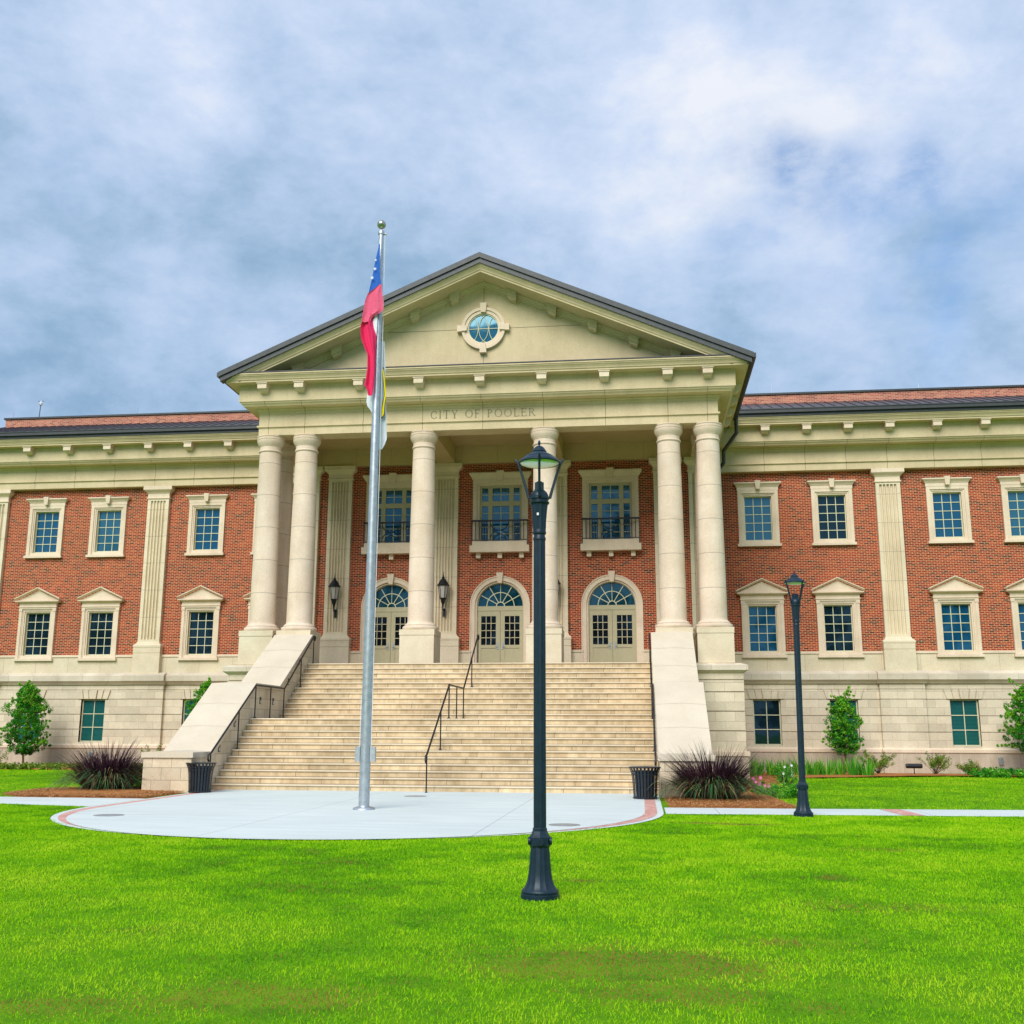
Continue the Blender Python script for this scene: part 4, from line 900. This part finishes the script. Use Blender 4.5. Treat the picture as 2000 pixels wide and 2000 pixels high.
# ------------------------------------------------------------------ vegetation
def blades(base,dirs,length,width,droop,seg,tint,name,mat,parent=None,kind=None,ex=2.2,push=0):
    """ribbon blades. base (n,3), dirs (n,3) unit initial direction, arching down by droop"""
    n=len(base); t=np.linspace(0,1,seg+1); side=np.cross(dirs,np.array([0,0,1.0])); nn=np.linalg.norm(side,axis=1,keepdims=True); side=np.where(nn>1e-4,side/np.maximum(nn,1e-4),np.array([1.0,0,0]))
    rot=RNG.uniform(-.9,.9,n)[:,None]; hor=np.stack([-side[:,1],side[:,0],0*side[:,0]],1); side=side*np.cos(rot)+hor*np.sin(rot)
    V=[]
    for k,tt in enumerate(t):
        c=base+dirs*(length*tt)[:,None]; c[:,2]-=droop*length*tt**ex; c[:,:2]+=dirs[:,:2]/np.maximum(np.linalg.norm(dirs[:,:2],axis=1,keepdims=True),.05)*(push*length*tt*tt)[:,None]
        w=(width*(1-tt**1.8)*.5)[:,None]
        if k<seg: V.append(c-side*w); V.append(c+side*w)
        else: V.append(c)
    V=np.stack(V,1); m=2*seg+1; idx=np.arange(n)[:,None]*m
    L=[];sz=[]
    for k in range(seg-1): L.append(idx+np.array([2*k,2*k+1,2*k+3,2*k+2])[None]); sz.append(4)
    L.append(idx+np.array([2*seg-2,2*seg-1,2*seg])[None]); sz.append(3)
    loops=np.concatenate(L,1).ravel(); sizes=np.tile(np.array(sz),n)
    return npmesh(name,V.reshape(-1,3),loops,sizes,mat,parent,np.repeat(tint,m),kind)
def in_poly(x,y,poly):
    c=np.zeros(len(x),bool); n=len(poly); j=n-1
    for i in range(n):
        xi,yi=poly[i]; xj,yj=poly[j]
        c^=((yi>y)!=(yj>y))&(x<(xj-xi)*(y-yi)/(yj-yi+1e-12)+xi); j=i
    return c
def on_apron(x,y,m=0): return ((np.abs(x)<5.66+m)&(y>CY)&(y<-8))|(((x/(5.66+m))**2+((y-CY)/(5.92+m))**2<1)&(y<=CY))
CAM=np.array([5.2716,-35.7232])
def lawn(N,ymin,ymax,name,hmul,wmul,dens_pow,label,near):
    d0=abs(ymin-CAM[1])
    y=RNG.uniform(ymin,ymax,N); d=y-CAM[1]
    xc=CAM[0]-.12*d; x=xc+RNG.uniform(-1,1,N)*(d*.56+1.2)
    keep=RNG.random(N)<(d/ (ymax-CAM[1]))**(1-dens_pow)
    x,y,d=x[keep],y[keep],d[keep]
    k=~(on_apron(x,y,-.05)&(y<-18)|on_apron(x,y,.02)&(y>=-18))
    k&=~((x<-5.6)&(y>-12.25-.0437*(x+9.2)-1.9 if False else (y>-14.9+np.clip((-5.7-x)*.235,0,.8)+np.maximum(0,(-9-x))*.048))&(x<-5.6)&(y<-12.3+np.maximum(0,(-9.2-x))*.044))
    yn=np.interp(x,[5.7,8.6,12.2,40],[-14.95,-14.75,-14.55,-13.2]); yf=np.interp(x,[5.7,8.2,12.8,40],[-13.25,-13.15,-12.75,-11.4])
    k&=~((x>5.6)&(y>yn-.01)&(y<yf+.01))
    for b in (BL,BRt,BW,BWL): k&=~in_poly(x,y,b)
    k&=~((np.abs(x)<8.7)&(y>-10.1)); k&=~(y>6.9)
    k&=~((np.abs(x)<5.75)&(y>CY)&(y<-8))
    x,y,d=x[k],y[k],d[k]; n=len(x)
    big=fbm(x,y,.55,3); small=fbm(x,y,2.6,9,3)
    tint=.70+(big-.5)*.75+(small-.5)*.62+RNG.normal(0,.13,n)
    dry=np.zeros(n)
    for cx,cy,rx,ry,a in [(5.1,-28.2,.70,.40,.95),(5.45,-28.95,.45,.22,.7),(3.0,-29.35,.5,.28,.8),(2.0,-29.7,.5,.2,.45),(6.3,-16.9,.4,.12,.5),(6.95,-17.05,.5,.12,.45),(8.3,-20.7,.6,.25,.16),(4.7,-24.2,.35,.12,.2),(6.3,-27.3,.4,.2,.22),(7.3,-25.5,.7,.25,.18),(1.2,-27.5,.4,.2,.12)]:
        dry=np.maximum(dry,a*np.exp(-((x-cx)/rx)**2-((y-cy)/ry)**2))
    dry=dry*(.15+2.4*fbm(x,y,4.0,21,3)); dm=RNG.random(n)<dry*2.3
    tint[dm]=RNG.uniform(0,.2,dm.sum())
    for cx,cy,rx,ry,a in [(7.0,-23.6,.8,.35,.4),(4.0,-28.9,.7,.3,.3),(6.2,-29.2,.7,.25,.4),(2.4,-28.4,1.0,.4,.3),(1.8,-25.2,1.2,.5,.25),(3.6,-22.4,1.6,.3,.2),(6.5,-27.0,.5,.2,.3),(9.5,-19.0,1.6,.3,.3),(-1,-21.8,1.8,.3,.2)]:
        tint=np.where(dm,tint,tint-a*np.exp(-((x-cx)/rx)**2-((y-cy)/ry)**2)*(.4+1.2*fbm(x,y,5.0,33,3)))
    bare=np.zeros(n)
    for cx,cy,rx,ry in [(6.2,-16.75,.34,.10),(6.95,-17.1,.30,.07)]: bare=np.maximum(bare,np.exp(-((x-cx)/rx)**4-((y-cy)/ry)**4))
    kk=RNG.random(n)>bare*.6; x,y,d,tint,big,small,dm=x[kk],y[kk],d[kk],tint[kk],big[kk],small[kk],dm[kk]; n=len(x)
    tint=np.clip(tint,.0,1)
    h=hmul*RNG.uniform(.5,1.15,n)*(.75+.5*small); h[dm]*=.7
    ang=RNG.uniform(0,2*PI,n); lean=np.abs(RNG.normal(.55,.3,n))
    dirs=np.stack([np.sin(lean)*np.cos(ang),np.sin(lean)*np.sin(ang),np.cos(lean)],1)
    w=wmul*RNG.uniform(.7,1.3,n)*(d/d0)**.75
    base=np.stack([x,y,np.full(n,-.004)],1)
    return blades(base,dirs,h,w,RNG.uniform(.05,.45,n),2,tint,name,M['grass'],kind='stuff')
g=lawn(1500000,-30.6,-13.5,'lawn_grass',.040,.0040,.2,'',True); tag(g,'bright green mown lawn in front of the building','grass')
g=lawn(420000,-13.3,6.9,'lawn_grass',.055,.010,.1,'',False); tag(g,'strips of lawn between the path and the building','grass')
# pine straw needles on beds
def needles(poly,n,name):
    P=np.array(poly); x=RNG.uniform(P[:,0].min(),P[:,0].max(),n); y=RNG.uniform(P[:,1].min(),P[:,1].max(),n); k=in_poly(x,y,poly); x,y=x[k],y[k]; n=len(x)
    a=RNG.uniform(0,2*PI,n); e=RNG.uniform(.02,.5,n); d=np.stack([np.cos(a)*np.cos(e),np.sin(a)*np.cos(e),np.sin(e)],1)
    edge=np.full(n,.05)
    o=blades(np.stack([x,y,edge],1),d,RNG.uniform(.08,.2,n),np.full(n,.012),np.full(n,.4),2,RNG.random(n),name,M['strawb'],kind='stuff'); return o
tag(needles(BL,22000,'pine_straw'),'orange pine straw mulch beneath the left purple grass clump','mulch'); tag(needles(BRt,40000,'pine_straw'),'orange pine straw mulch beneath the right purple grass clump','mulch')
def fountain(loc,label,seed):
    global RNG
    RNG=np.random.default_rng(seed); r=empty('fountain_grass',loc); tag(r,label,'ornamental grass','purple fountain grass clumps flanking the steps')
    def grp(n,r0,lean0,lean1,l0,l1,dr0,dr1,t0,t1,w,nm,zmin=0):
        a=RNG.uniform(0,2*PI,n); rr=r0*np.sqrt(RNG.random(n)); le=RNG.uniform(lean0,lean1,n)
        a2=a+RNG.normal(0,.25,n)
        base=np.stack([rr*np.cos(a),rr*np.sin(a),np.full(n,.03)],1); d=np.stack([np.sin(le)*np.cos(a2),np.sin(le)*np.sin(a2),np.cos(le)],1)
        t=np.clip(RNG.uniform(t0,t1,n),0,1)
        o=blades(base,d,RNG.uniform(l0,l1,n),np.full(n,w)*RNG.uniform(.7,1.3,n),RNG.uniform(dr0,dr1,n),7,t,nm,M['purple'],r,ex=3.0,push=.22); return o
    grp(520,.42,.0,.75,.95,1.42,.02,.22,0,.38,.024,'purple_leaves'); grp(520,.50,.2,1.0,.95,1.35,.2,.55,.0,.5,.028,'purple_leaves'); grp(700,.55,.3,1.0,.9,1.30,.5,.9,.38,1.0,.025,'green_leaves')
    return r
fountain((-8.05,-9.6,.03),'purple fountain grass clump at the foot of the left cheek wall',5)
fountain((6.85,-10.6,.03),'purple fountain grass clump at the foot of the right cheek wall',6)
def leafcloud(cent,cr,nleaf,size,tbase,name,mat,parent=None,kind=None,flat=.0):
    """cent (m,3) clump centres, cr radius each"""
    m=len(cent); k=RNG.integers(0,m,nleaf); u=RNG.normal(size=(nleaf,3)); u/=np.linalg.norm(u,axis=1,keepdims=True); rad=cr[k]*RNG.random(nleaf)**.45
    c=cent[k]+u*rad[:,None]; nrm=u*.5+RNG.normal(size=(nleaf,3))*.6; nrm[:,2]+=.4; nrm/=np.linalg.norm(nrm,axis=1,keepdims=True)
    a=np.cross(nrm,RNG.normal(size=(nleaf,3))); a/=np.linalg.norm(a,axis=1,keepdims=True); b=np.cross(nrm,a); s=size*RNG.uniform(.6,1.3,nleaf)
    A=a*s[:,None]; B=b*(s*.5)[:,None]; V=np.stack([c-A,c-B*.9+nrm*(s*.1)[:,None],c+A,c+B*.9+nrm*(s*.1)[:,None]],1).reshape(-1,3)
    tint=np.clip(tbase[k]+RNG.normal(0,.16,nleaf),0,1)
    return npmesh(name,V,np.arange(nleaf*4),np.full(nleaf,4),mat,parent,np.repeat(tint,4),kind)
def small_tree(loc,H,z0,R,label,seed,n=9000,leaf=.034):
    n=int(n*2.4)
    global RNG
    RNG=np.random.default_rng(seed); rnd=random.Random(seed)
    r=empty('young_tree',loc); tag(r,label,'tree','young holly trees along the building')
    m=MB(); m.tube([(0,0,-.05),(.02,.01,.4*z0),(-.01,0,z0),(.03,0,z0+(H-z0)*.5),(0,0,H*.93)],[.05,.042,.036,.022,.006],8); 
    cs=[];cr=[];tb=[]
    N=380
    for i in range(N):
        t=rnd.random(); z=z0+(H-z0)*t; prof=float(np.interp(t,[0,.12,.3,.6,.8,1],[.35,.85,1,.9,.62,.14])); a=rnd.uniform(0,2*PI); rr=R*prof*math.sqrt(rnd.random())*(.86+.16*math.sin(7*t*PI+seed)+.17*math.sin(2*a+9*t+seed))
        cs.append((rr*math.cos(a),rr*math.sin(a),z)); cr.append(rnd.uniform(.05,.14)); tb.append(.22+.5*rnd.random()+.25*t)
    for i in range(34):
        t=rnd.uniform(.03,1); z=z0+(H-z0)*t; a=rnd.uniform(0,2*PI); L=R*rnd.uniform(.8,1.22)*(1-.5*t); up=rnd.uniform(.05,.45)
        P=[(0,0,z-.2),(L*.5*math.cos(a),L*.5*math.sin(a),z),(L*math.cos(a),L*math.sin(a),z+up)]; m.tube(P,[.012,.008,.003],4)
        for q in (.55,.7,.85,1.0): cs.append((L*q*math.cos(a)+rnd.uniform(-.05,.05),L*q*math.sin(a),z+up*q+rnd.uniform(-.05,.05))); cr.append(.05); tb.append(.85)
    for q in range(5): cs.append((rnd.uniform(-.12,.12),0,H-.12+q*.07)); cr.append(.06); tb.append(.9)
    m.build('trunk',M['bark'],r,smooth=60)
    o=leafcloud(np.array(cs),np.array(cr),n,leaf,np.array(tb),'crown',M['leaf'],r); return r
small_tree((-19.35,5.4,0),3.25,.55,1.0,'young bright green tree against the left wing, in front of its basement window',31,15000)
small_tree((-11.35,4.2,0),3.3,.9,.85,'young green tree half hidden behind the left cheek wall',32,9000)
small_tree((12.72,5.6,0),2.75,.75,.72,'young green tree behind the lamp post against the right wing',33,8500)
small_tree((19.15,5.4,0),3.15,.85,1.0,'young green tree at the right edge of the photo',34,13000)
def shrub(loc,R,H,label,seed,n=1100,mat='shrubleaf',leaf=.03,name='shrub',grp=None,dense=False):
    global RNG
    RNG=np.random.default_rng(seed); rnd=random.Random(seed); r=empty(name,loc); tag(r,label,'shrub',grp)
    m=MB(); cs=[];cr=[];tb=[]
    for i in range(26):
        a=rnd.uniform(0,2*PI); L=R*rnd.uniform(.3,1); z=H*rnd.uniform(.45,1)*(1-.3*L/R)
        m.tube([(0,0,0),(L*.5*math.cos(a),L*.5*math.sin(a),z*.55),(L*math.cos(a),L*math.sin(a),z)],[.010,.007,.003],4)
        for q in (.6,.8,1.0): cs.append((L*q*math.cos(a),L*q*math.sin(a),z*(.2+.8*q))); cr.append(.09 if not dense else .14); tb.append(rnd.uniform(.25,.85))
    m.build('stems',M['bark'],r); leafcloud(np.array(cs),np.array(cr),n,leaf,np.array(tb),'foliage',M[mat],r); return r
AZ='sparse shrubs under the right wing'
shrub((13.75,5.2,.03),.75,1.0,'sparse reddish-green shrub left of the black floodlight',41,2600,grp=AZ)
shrub((15.75,5.2,.03),.55,.85,'sparse reddish-green shrub just right of the black floodlight',42,2000,grp=AZ)
shrub((16.95,5.1,.03),.5,.55,'small sparse shrub right of the floodlight, nearest the ground cover',43,1500,grp=AZ)
shrub((-20.75,5.0,.03),.85,.85,'rounded yellow-green shrub at the left edge of the photo',44,3000,dense=True)
shrub((-13.3,4.2,.03),.8,1.0,'yellow-green shrub showing behind the left purple grass clump',45,1800)
shrub((9.25,-4.6,.03),.35,.55,'thin green bush with white flowers behind the low hedge',46,700,mat='leaf')
shrub((9.55,-2.1,.03),.40,.6,'thin green bush with a few white blooms beside the strap-leaved plants',47,800,mat='leaf')
def strip_cover(name,x0,x1,y0,y1,h,n,label,mat='leaf',leaf=.03,seed=1):
    global RNG
    RNG=np.random.default_rng(seed); m=int((x1-x0)*(y1-y0)*28)+8
    c=np.stack([RNG.uniform(x0,x1,m),RNG.uniform(y0,y1,m),RNG.uniform(.02,h*.85,m)],1); o=leafcloud(c,np.full(m,.12),n,leaf,RNG.uniform(.3,.85,m),name,M[mat],kind='stuff'); tag(o,label,'ground cover'); return o
strip_cover('ground_cover',16.6,27,3.0,4.6,.28,16000,'low green ground cover along the base of the right wing',seed=51,leaf=.05)
strip_cover('ground_cover',-27,-12.6,3.2,4.6,.22,20000,'low green ground cover along the base of the left wing',seed=52,leaf=.05,mat='shrubleaf')
RNG=np.random.default_rng(53)
m_=60; c=np.stack([RNG.uniform(7.95,8.95,m_),RNG.uniform(-9.7,-8.5,m_),RNG.uniform(.03,.26,m_)],1); r=empty('box_hedge',(0,0,0)); tag(r,'low rounded dark green hedge between the right purple grass and the lamp post','hedge'); leafcloud(c,np.full(m_,.11),6500,.024,RNG.uniform(.45,.95,m_),'foliage',M['leaf'],r)
m_=30; c=np.stack([RNG.uniform(-7.9,-7.45,m_),RNG.uniform(-8.6,-8.1,m_),RNG.uniform(.05,.5,m_)],1); r=empty('leafy_plant',(0,0,0)); tag(r,'light green plant with coral bloom between left purple grass and cheek wall','plant'); leafcloud(c,np.full(m_,.10),1500,.03,RNG.uniform(.6,.95,m_),'foliage',M['leaf'],r)
def bloom(parent,x,y,z,mat,r=.055,n=9):
    m=MB()
    for k in range(n):
        a=2*PI*k/n; m.add([(x,y,z),(x+r*math.cos(a-.28),y-.01+r*.35*math.sin(a-.28),z+r*math.sin(a-.28)),(x+1.2*r*math.cos(a),y-.015+r*.35*math.sin(a),z+1.2*r*math.sin(a)),(x+r*math.cos(a+.28),y-.01+r*.35*math.sin(a+.28),z+r*math.sin(a+.28))],[(0,1,2,3)])
    m.tube([(x,y,z),(x+.01,y+.02,.02)],.004,4); return m.build('bloom',mat,parent)
bloom(r,-7.62,-8.75,.42,M['petal_red'],.04)
r=empty('flower_clump',(0,0,0)); tag(r,'clump of pink daisy-like flowers beside the right purple grass clump','flowers')
for x,y,z,mt in [(7.95,-8.6,.50,'petal_pink'),(8.12,-8.6,.53,'petal_pink'),(7.98,-8.8,.42,'petal_pink'),(8.2,-8.7,.30,'petal_pink'),(8.3,-8.7,.28,'petal_pink'),(8.36,-8.95,.20,'petal_white'),(8.08,-8.75,.35,'petal_pink')]: bloom(r,x,y,z*.8,M[mt],.035)
RNG=np.random.default_rng(54); m_=12; c=np.stack([RNG.uniform(7.9,8.35,m_),RNG.uniform(-8.7,-8.3,m_),RNG.uniform(.03,.3,m_)],1); leafcloud(c,np.full(m_,.09),500,.03,RNG.uniform(.3,.8,m_),'foliage',M['leaf'],r)
for bx,by,bz,pn in [(9.15,-4.8,.36,'shrub.005'),(9.4,-4.6,.30,'shrub.005'),(9.5,-2.3,.46,'shrub.006'),(9.72,-2.2,.50,'shrub.006')]:
    p=bpy.data.objects.get(pn)
    if p: o=bloom(None,bx-p.location.x,by-p.location.y,bz,M['petal_white'],.03); o.parent=p
def lily(loc,label,seed,n=110,H=.75):
    global RNG
    RNG=np.random.default_rng(seed); a=RNG.uniform(0,2*PI,n); rr=.22*np.sqrt(RNG.random(n)); le=np.abs(RNG.normal(.25,.2,n))
    base=np.stack([rr*np.cos(a),rr*np.sin(a),np.zeros(n)],1); d=np.stack([np.sin(le)*np.cos(a),np.sin(le)*np.sin(a),np.cos(le)],1)
    o=blades(base,d,RNG.uniform(.5,1,n)*H,np.full(n,.036),RNG.uniform(0,.35,n),4,RNG.uniform(.1,1,n),'strap_leaf_plant',M['iris']); o.location=loc; tag(o,label,'plant','strap-leaved plants under the right wing'); return o
W_=['second','third','fourth','fifth','sixth','seventh','eighth','ninth','tenth and last']
for i,x in enumerate([9.3,9.85,10.35,10.85,11.25,11.7,12.15,12.6,13.0]):
    lily((x,3.6+random.uniform(-.3,.3),.03),'green strap-leaved plant, '+W_[i]+' from the podium corner in its row',60+i,95,random.uniform(.70,1.0))
lily((8.95,2.2,.03),'green strap-leaved plant, first in its row, touching the podium corner',71,120,.85)
# small fittings
def fitting(name,label,cat,fn,mat,loc):
    r=empty(name,loc); tag(r,label,cat); m=MB(); fn(m); m.build('housing',mat,r); return r
r=fitting('floodlight','black cylindrical ground floodlight between two sparse shrubs','floodlight',lambda m:m.tube([(-.28,0,.30),(-.22,0,.30),(.22,0,.30),(.28,-.0,.30)],[.075,.085,.085,.075],14),M['iron'],(14.95,4.9,.03)); m=MB(); m.tube([(0,0,0),(0,0,.22)],.018,6); m.build('stake',M['iron'],r)
r=fitting('outlet_box','small grey outlet box low on the left wing plinth','outlet box',lambda m:(m.box(-.07,.07,-.08,0,.36,.58),m.box(-.08,.08,-.095,-.078,.34,.60)),M['galv'],(-17.35,W-.16,0)); m=MB(); m.tube([(0,-.04,.36),(0,-.04,0)],.015,6); m.build('conduit',M['galv'],r)
r=fitting('outlet_box','small grey outlet box low on the right wing plinth by the rightmost tree','outlet box',lambda m:(m.box(-.07,.07,-.08,0,.36,.58),m.box(-.08,.08,-.095,-.078,.34,.60)),M['galv'],(18.6,W-.16,0)); m=MB(); m.tube([(0,-.04,.36),(0,-.04,0)],.015,6); m.build('conduit',M['galv'],r)
r=fitting('wall_vent','small square metal vent in the right wing plinth','vent',lambda m:(m.box(-.11,.11,-.025,0,.42,.62),),M['handle'],(16.35,W-.16,0)); m=MB(); [m.box(-.09,.09,-.032,-.026,.44+.035*k,.455+.035*k) for k in range(5)]; m.build('louvre',M['iron'],r)
r=empty('weather_station',(-22.25,8.95,15.7)); tag(r,'small white weather sensor on a thin mast above the left wing roof','weather sensor')
m=MB(); m.tube([(0,0,0),(.03,0,.62)],.02,6); m.build('mast',M['dark'],r)
m=MB(); m.lathe([(.04,.60),(.075,.62),(.06,.64),(.08,.66),(.06,.68),(.08,.70),(.05,.74)],12,.03,0); m.tube([(.03,0,.74),(.03,0,.80)],.01,5); m.tube([(-.06,0,.80),(.12,0,.80)],.008,5); m.build('sensor',M['petal_white'],r)
for sx in (-.07,.13):
    m=MB(); m.lathe([(.001,.775),(.035,.80),(.001,.825)],8,sx,0); m.build('wind_cup',M['dark'],r)
# woods behind the viewer (seen only in the window reflections)
RNG=np.random.default_rng(90); cs=[];cr=[];tb=[]
for i in range(34):
    x=-75+i*4.6+RNG.uniform(-2,2); y=-92+RNG.uniform(-8,8); h=RNG.uniform(17,30)
    for k in range(26):
        t=RNG.random(); rr=3.6*math.sin(PI*min(1,t*.85+.15))**.6*math.sqrt(RNG.random()); a=RNG.uniform(0,2*PI); cs.append((x+rr*math.cos(a),y+rr*math.sin(a),2.5+(h-2.5)*t)); cr.append(RNG.uniform(.8,1.9)); tb.append(RNG.uniform(.2,.8))
o=leafcloud(np.array(cs),np.array(cr),60000,.42,np.array(tb),'distant_wood',M['treeleaf'],kind='stuff'); tag(o,'distant belt of trees across the road behind the viewer','wood')
# ------------------------------------------------------------------ sky, sun, camera
w=bpy.data.worlds.new('World'); SC.world=w; w.use_nodes=True; t=w.node_tree; N=t.nodes; Lk=t.links
for n in list(N): N.remove(n)
SE,SA=math.radians(40),math.radians(-14)   # elevation, azimuth measured from the view side (-Y) towards -X
out=N.new('ShaderNodeOutputWorld'); bg=N.new('ShaderNodeBackground'); Lk.new(bg.outputs[0],out.inputs[0])
sky=N.new('ShaderNodeTexSky'); sky.sky_type='NISHITA'; sky.sun_disc=False; sky.sun_elevation=SE
dirS=Vector((math.sin(SA)*math.cos(SE),-math.cos(SA)*math.cos(SE),math.sin(SE)))
sky.sun_rotation=math.atan2(dirS.x,dirS.y); sky.air_density=1.0; sky.dust_density=1.0; sky.ozone_density=2.0
tc=N.new('ShaderNodeTexCoord'); sep=N.new('ShaderNodeSeparateXYZ'); Lk.new(tc.outputs['Generated'],sep.inputs[0])
def wm(op,a,b=None):
    n=N.new('ShaderNodeMath'); n.operation=op
    for i,v in enumerate((a,b)):
        if v is None: continue
        if hasattr(v,'links'): Lk.new(v,n.inputs[i])
        else: n.inputs[i].default_value=v
    return n.outputs[0]
zc=wm('ADD',wm('MAXIMUM',sep.outputs[2],0.0),.42); cx=N.new('ShaderNodeCombineXYZ'); Lk.new(wm('DIVIDE',sep.outputs[0],zc),cx.inputs[0]); Lk.new(wm('DIVIDE',sep.outputs[1],zc),cx.inputs[1])
def wn(scale,detail,rough,dist,off):
    mp=N.new('ShaderNodeMapping'); mp.inputs['Location'].default_value=off; Lk.new(cx.outputs[0],mp.inputs[0])
    n=N.new('ShaderNodeTexNoise'); Lk.new(mp.outputs[0],n.inputs['Vector']); n.inputs['Scale'].default_value=scale; n.inputs['Detail'].default_value=detail; n.inputs['Roughness'].default_value=rough; n.inputs['Distortion'].default_value=dist; return n.outputs['Fac']
def wg(scale,detail,rough,dist):
    mp=N.new('ShaderNodeMapping'); mp.inputs['Scale'].default_value=(1,1,1.7); Lk.new(tc.outputs['Generated'],mp.inputs[0])
    n=N.new('ShaderNodeTexNoise'); Lk.new(mp.outputs[0],n.inputs['Vector']); n.inputs['Scale'].default_value=scale; n.inputs['Detail'].default_value=detail; n.inputs['Roughness'].default_value=rough; n.inputs['Distortion'].default_value=dist; return n.outputs['Fac']
def wr(f,stops):
    n=N.new('ShaderNodeValToRGB'); e=n.color_ramp.elements
    while len(e)<len(stops): e.new(.5)
    for i,(p,c) in enumerate(stops): e[i].position=p; e[i].color=c
    Lk.new(f,n.inputs[0]); return n.outputs[0]
def wmix(f,a,b,mode='MIX'):
    n=N.new('ShaderNodeMix'); n.data_type='RGBA'; n.blend_type=mode
    for i,v in ((0,f),(6,a),(7,b)):
        if hasattr(v,'links'): Lk.new(v,n.inputs[i])
        else: n.inputs[i].default_value=v
    return n.outputs[2]
G=.5/ (2**(EXPO-1))
SK=.1
def sc_(r,g,b): q=srgb(r,g,b); return (q[0]/(2**EXPO),q[1]/(2**EXPO),q[2]/(2**EXPO),1)
n1=wn(2.6,9,.60,.08,(3.4,1.2,0)); n2=wg(7.5,9,.63,.12); n3=wn(1.2,3,.5,.2,(1.3,9.1,0))
fac=wm('ADD',wm('MULTIPLY',n1,.40),wm('ADD',wm('MULTIPLY',n2,.42),wm('MULTIPLY',n3,.18)))
_y,_p=.119118832,.202695046
_fw=Vector((-math.sin(_y)*math.cos(_p),math.cos(_y)*math.cos(_p),math.sin(_p))); _rt=Vector((math.cos(_y),math.sin(_y),0)); _up=_rt.cross(_fw)
def toward(u,v): return (_fw+_rt*((u-1000)/2078.9)-_up*((v-1000)/2078.9)).normalized()
# jitter the direction with noise so that the cloud masses get ragged edges
jn=N.new('ShaderNodeTexNoise'); jn.inputs['Scale'].default_value=6; jn.inputs['Detail'].default_value=6; Lk.new(tc.outputs['Generated'],jn.inputs['Vector'])
js=N.new('ShaderNodeVectorMath'); js.operation='MULTIPLY_ADD'; Lk.new(jn.outputs['Color'],js.inputs[0]); js.inputs[1].default_value=(.22,.22,.16); js.inputs[2].default_value=(-.11,-.11,-.08)
ja=N.new('ShaderNodeVectorMath'); ja.operation='ADD'; Lk.new(tc.outputs['Generated'],ja.inputs[0]); Lk.new(js.outputs[0],ja.inputs[1])
def blob(u,v,rad):
    d=N.new('ShaderNodeVectorMath'); d.operation='DISTANCE'; Lk.new(ja.outputs[0],d.inputs[0]); d.inputs[1].default_value=toward(u,v)
    q=wm('DIVIDE',d.outputs['Value'],rad); return wm('POWER',2.718,wm('MULTIPLY',wm('MULTIPLY',q,q),-1.0))
for u,v,rad,a in [(80,130,.08,.04),(330,225,.05,.10),(230,540,.06,.05),(1280,90,.13,.07),(1650,180,.12,.06),(900,330,.09,.04),(1180,430,.06,.03),(420,470,.06,-.035),(210,270,.04,-.035),(200,730,.09,-.035),(500,500,.08,-.035),(1080,490,.06,-.02),(1700,640,.12,.03)]:
    fac=wm('ADD',fac,wm('MULTIPLY',blob(u,v,rad),a))
gapf=None
for u,v,rad,a in [(1560,325,.030,.9),(1640,350,.035,.9),(1740,375,.035,1.0),(1800,410,.03,.8),(1600,420,.05,.6),(1440,470,.035,.55),(1690,440,.045,.8),(1910,510,.045,.65),(1950,400,.04,.5),(1830,630,.05,.3),(120,330,.035,.25)]:
    b_=wm('MULTIPLY',blob(u,v,rad),a); gapf=b_ if gapf is None else wm('MAXIMUM',gapf,b_)
cl=wr(fac,[(.34,sc_(130,164,198)),(.42,sc_(156,186,216)),(.50,sc_(183,206,235)),(.58,sc_(205,221,246)),(.68,sc_(234,240,250))])
# the lower sky is a little greyer than the upper sky
elev=wr(sep.outputs[2],[(.18,(.84,.90,.95,1)),(.42,(.98,.99,1.0,1)),(.62,(1.05,1.03,1.03,1))]); cl=wmix(1.0,cl,elev,'MULTIPLY')
gap=wm('MULTIPLY',gapf,wr(wg(13,8,.66,.2),[(.34,(.35,.35,.35,1)),(.56,(1,1,1,1))]),)
skc=wmix(1.0,sky.outputs[0],(SK*.54,SK*.70,SK*.80,1),'MULTIPLY')
col=wmix(wm('MULTIPLY',gap,.85),cl,skc)
sc2=N.new('ShaderNodeMix'); 
Lk.new(col,bg.inputs[0]); bg.inputs[1].default_value=1.0
sun=bpy.data.lights.new('sun','SUN'); sun.energy=1.5; sun.angle=math.radians(38); sun.color=(1,.965,.90); so=bpy.data.objects.new('sun',sun); C.objects.link(so); so.rotation_euler=dirS.to_track_quat('Z','Y').to_euler()
cam=bpy.data.cameras.new('camera'); co=bpy.data.objects.new('camera',cam); C.objects.link(co); SC.camera=co
yw,pt,rl=.119118832,.202695046,.00354103
fw=Vector((-math.sin(yw)*math.cos(pt),math.cos(yw)*math.cos(pt),math.sin(pt))); rt=Vector((math.cos(yw),math.sin(yw),0)); up=rt.cross(fw)
R=rt*math.cos(rl)+up*math.sin(rl); U=up*math.cos(rl)-rt*math.sin(rl)
co.matrix_world=Matrix(((R.x,U.x,-fw.x,5.27164681),(R.y,U.y,-fw.y,-35.7231940),(R.z,U.z,-fw.z,1.51661355),(0,0,0,1)))
cam.sensor_width=36; cam.lens=2078.90654/2000*36; cam.clip_end=2000; cam.clip_start=.1
SC.render.resolution_x=SC.render.resolution_y=1024
SC.view_settings.view_transform='Standard'; SC.view_settings.look='None'; SC.view_settings.exposure=EXPO; SC.view_settings.gamma=1
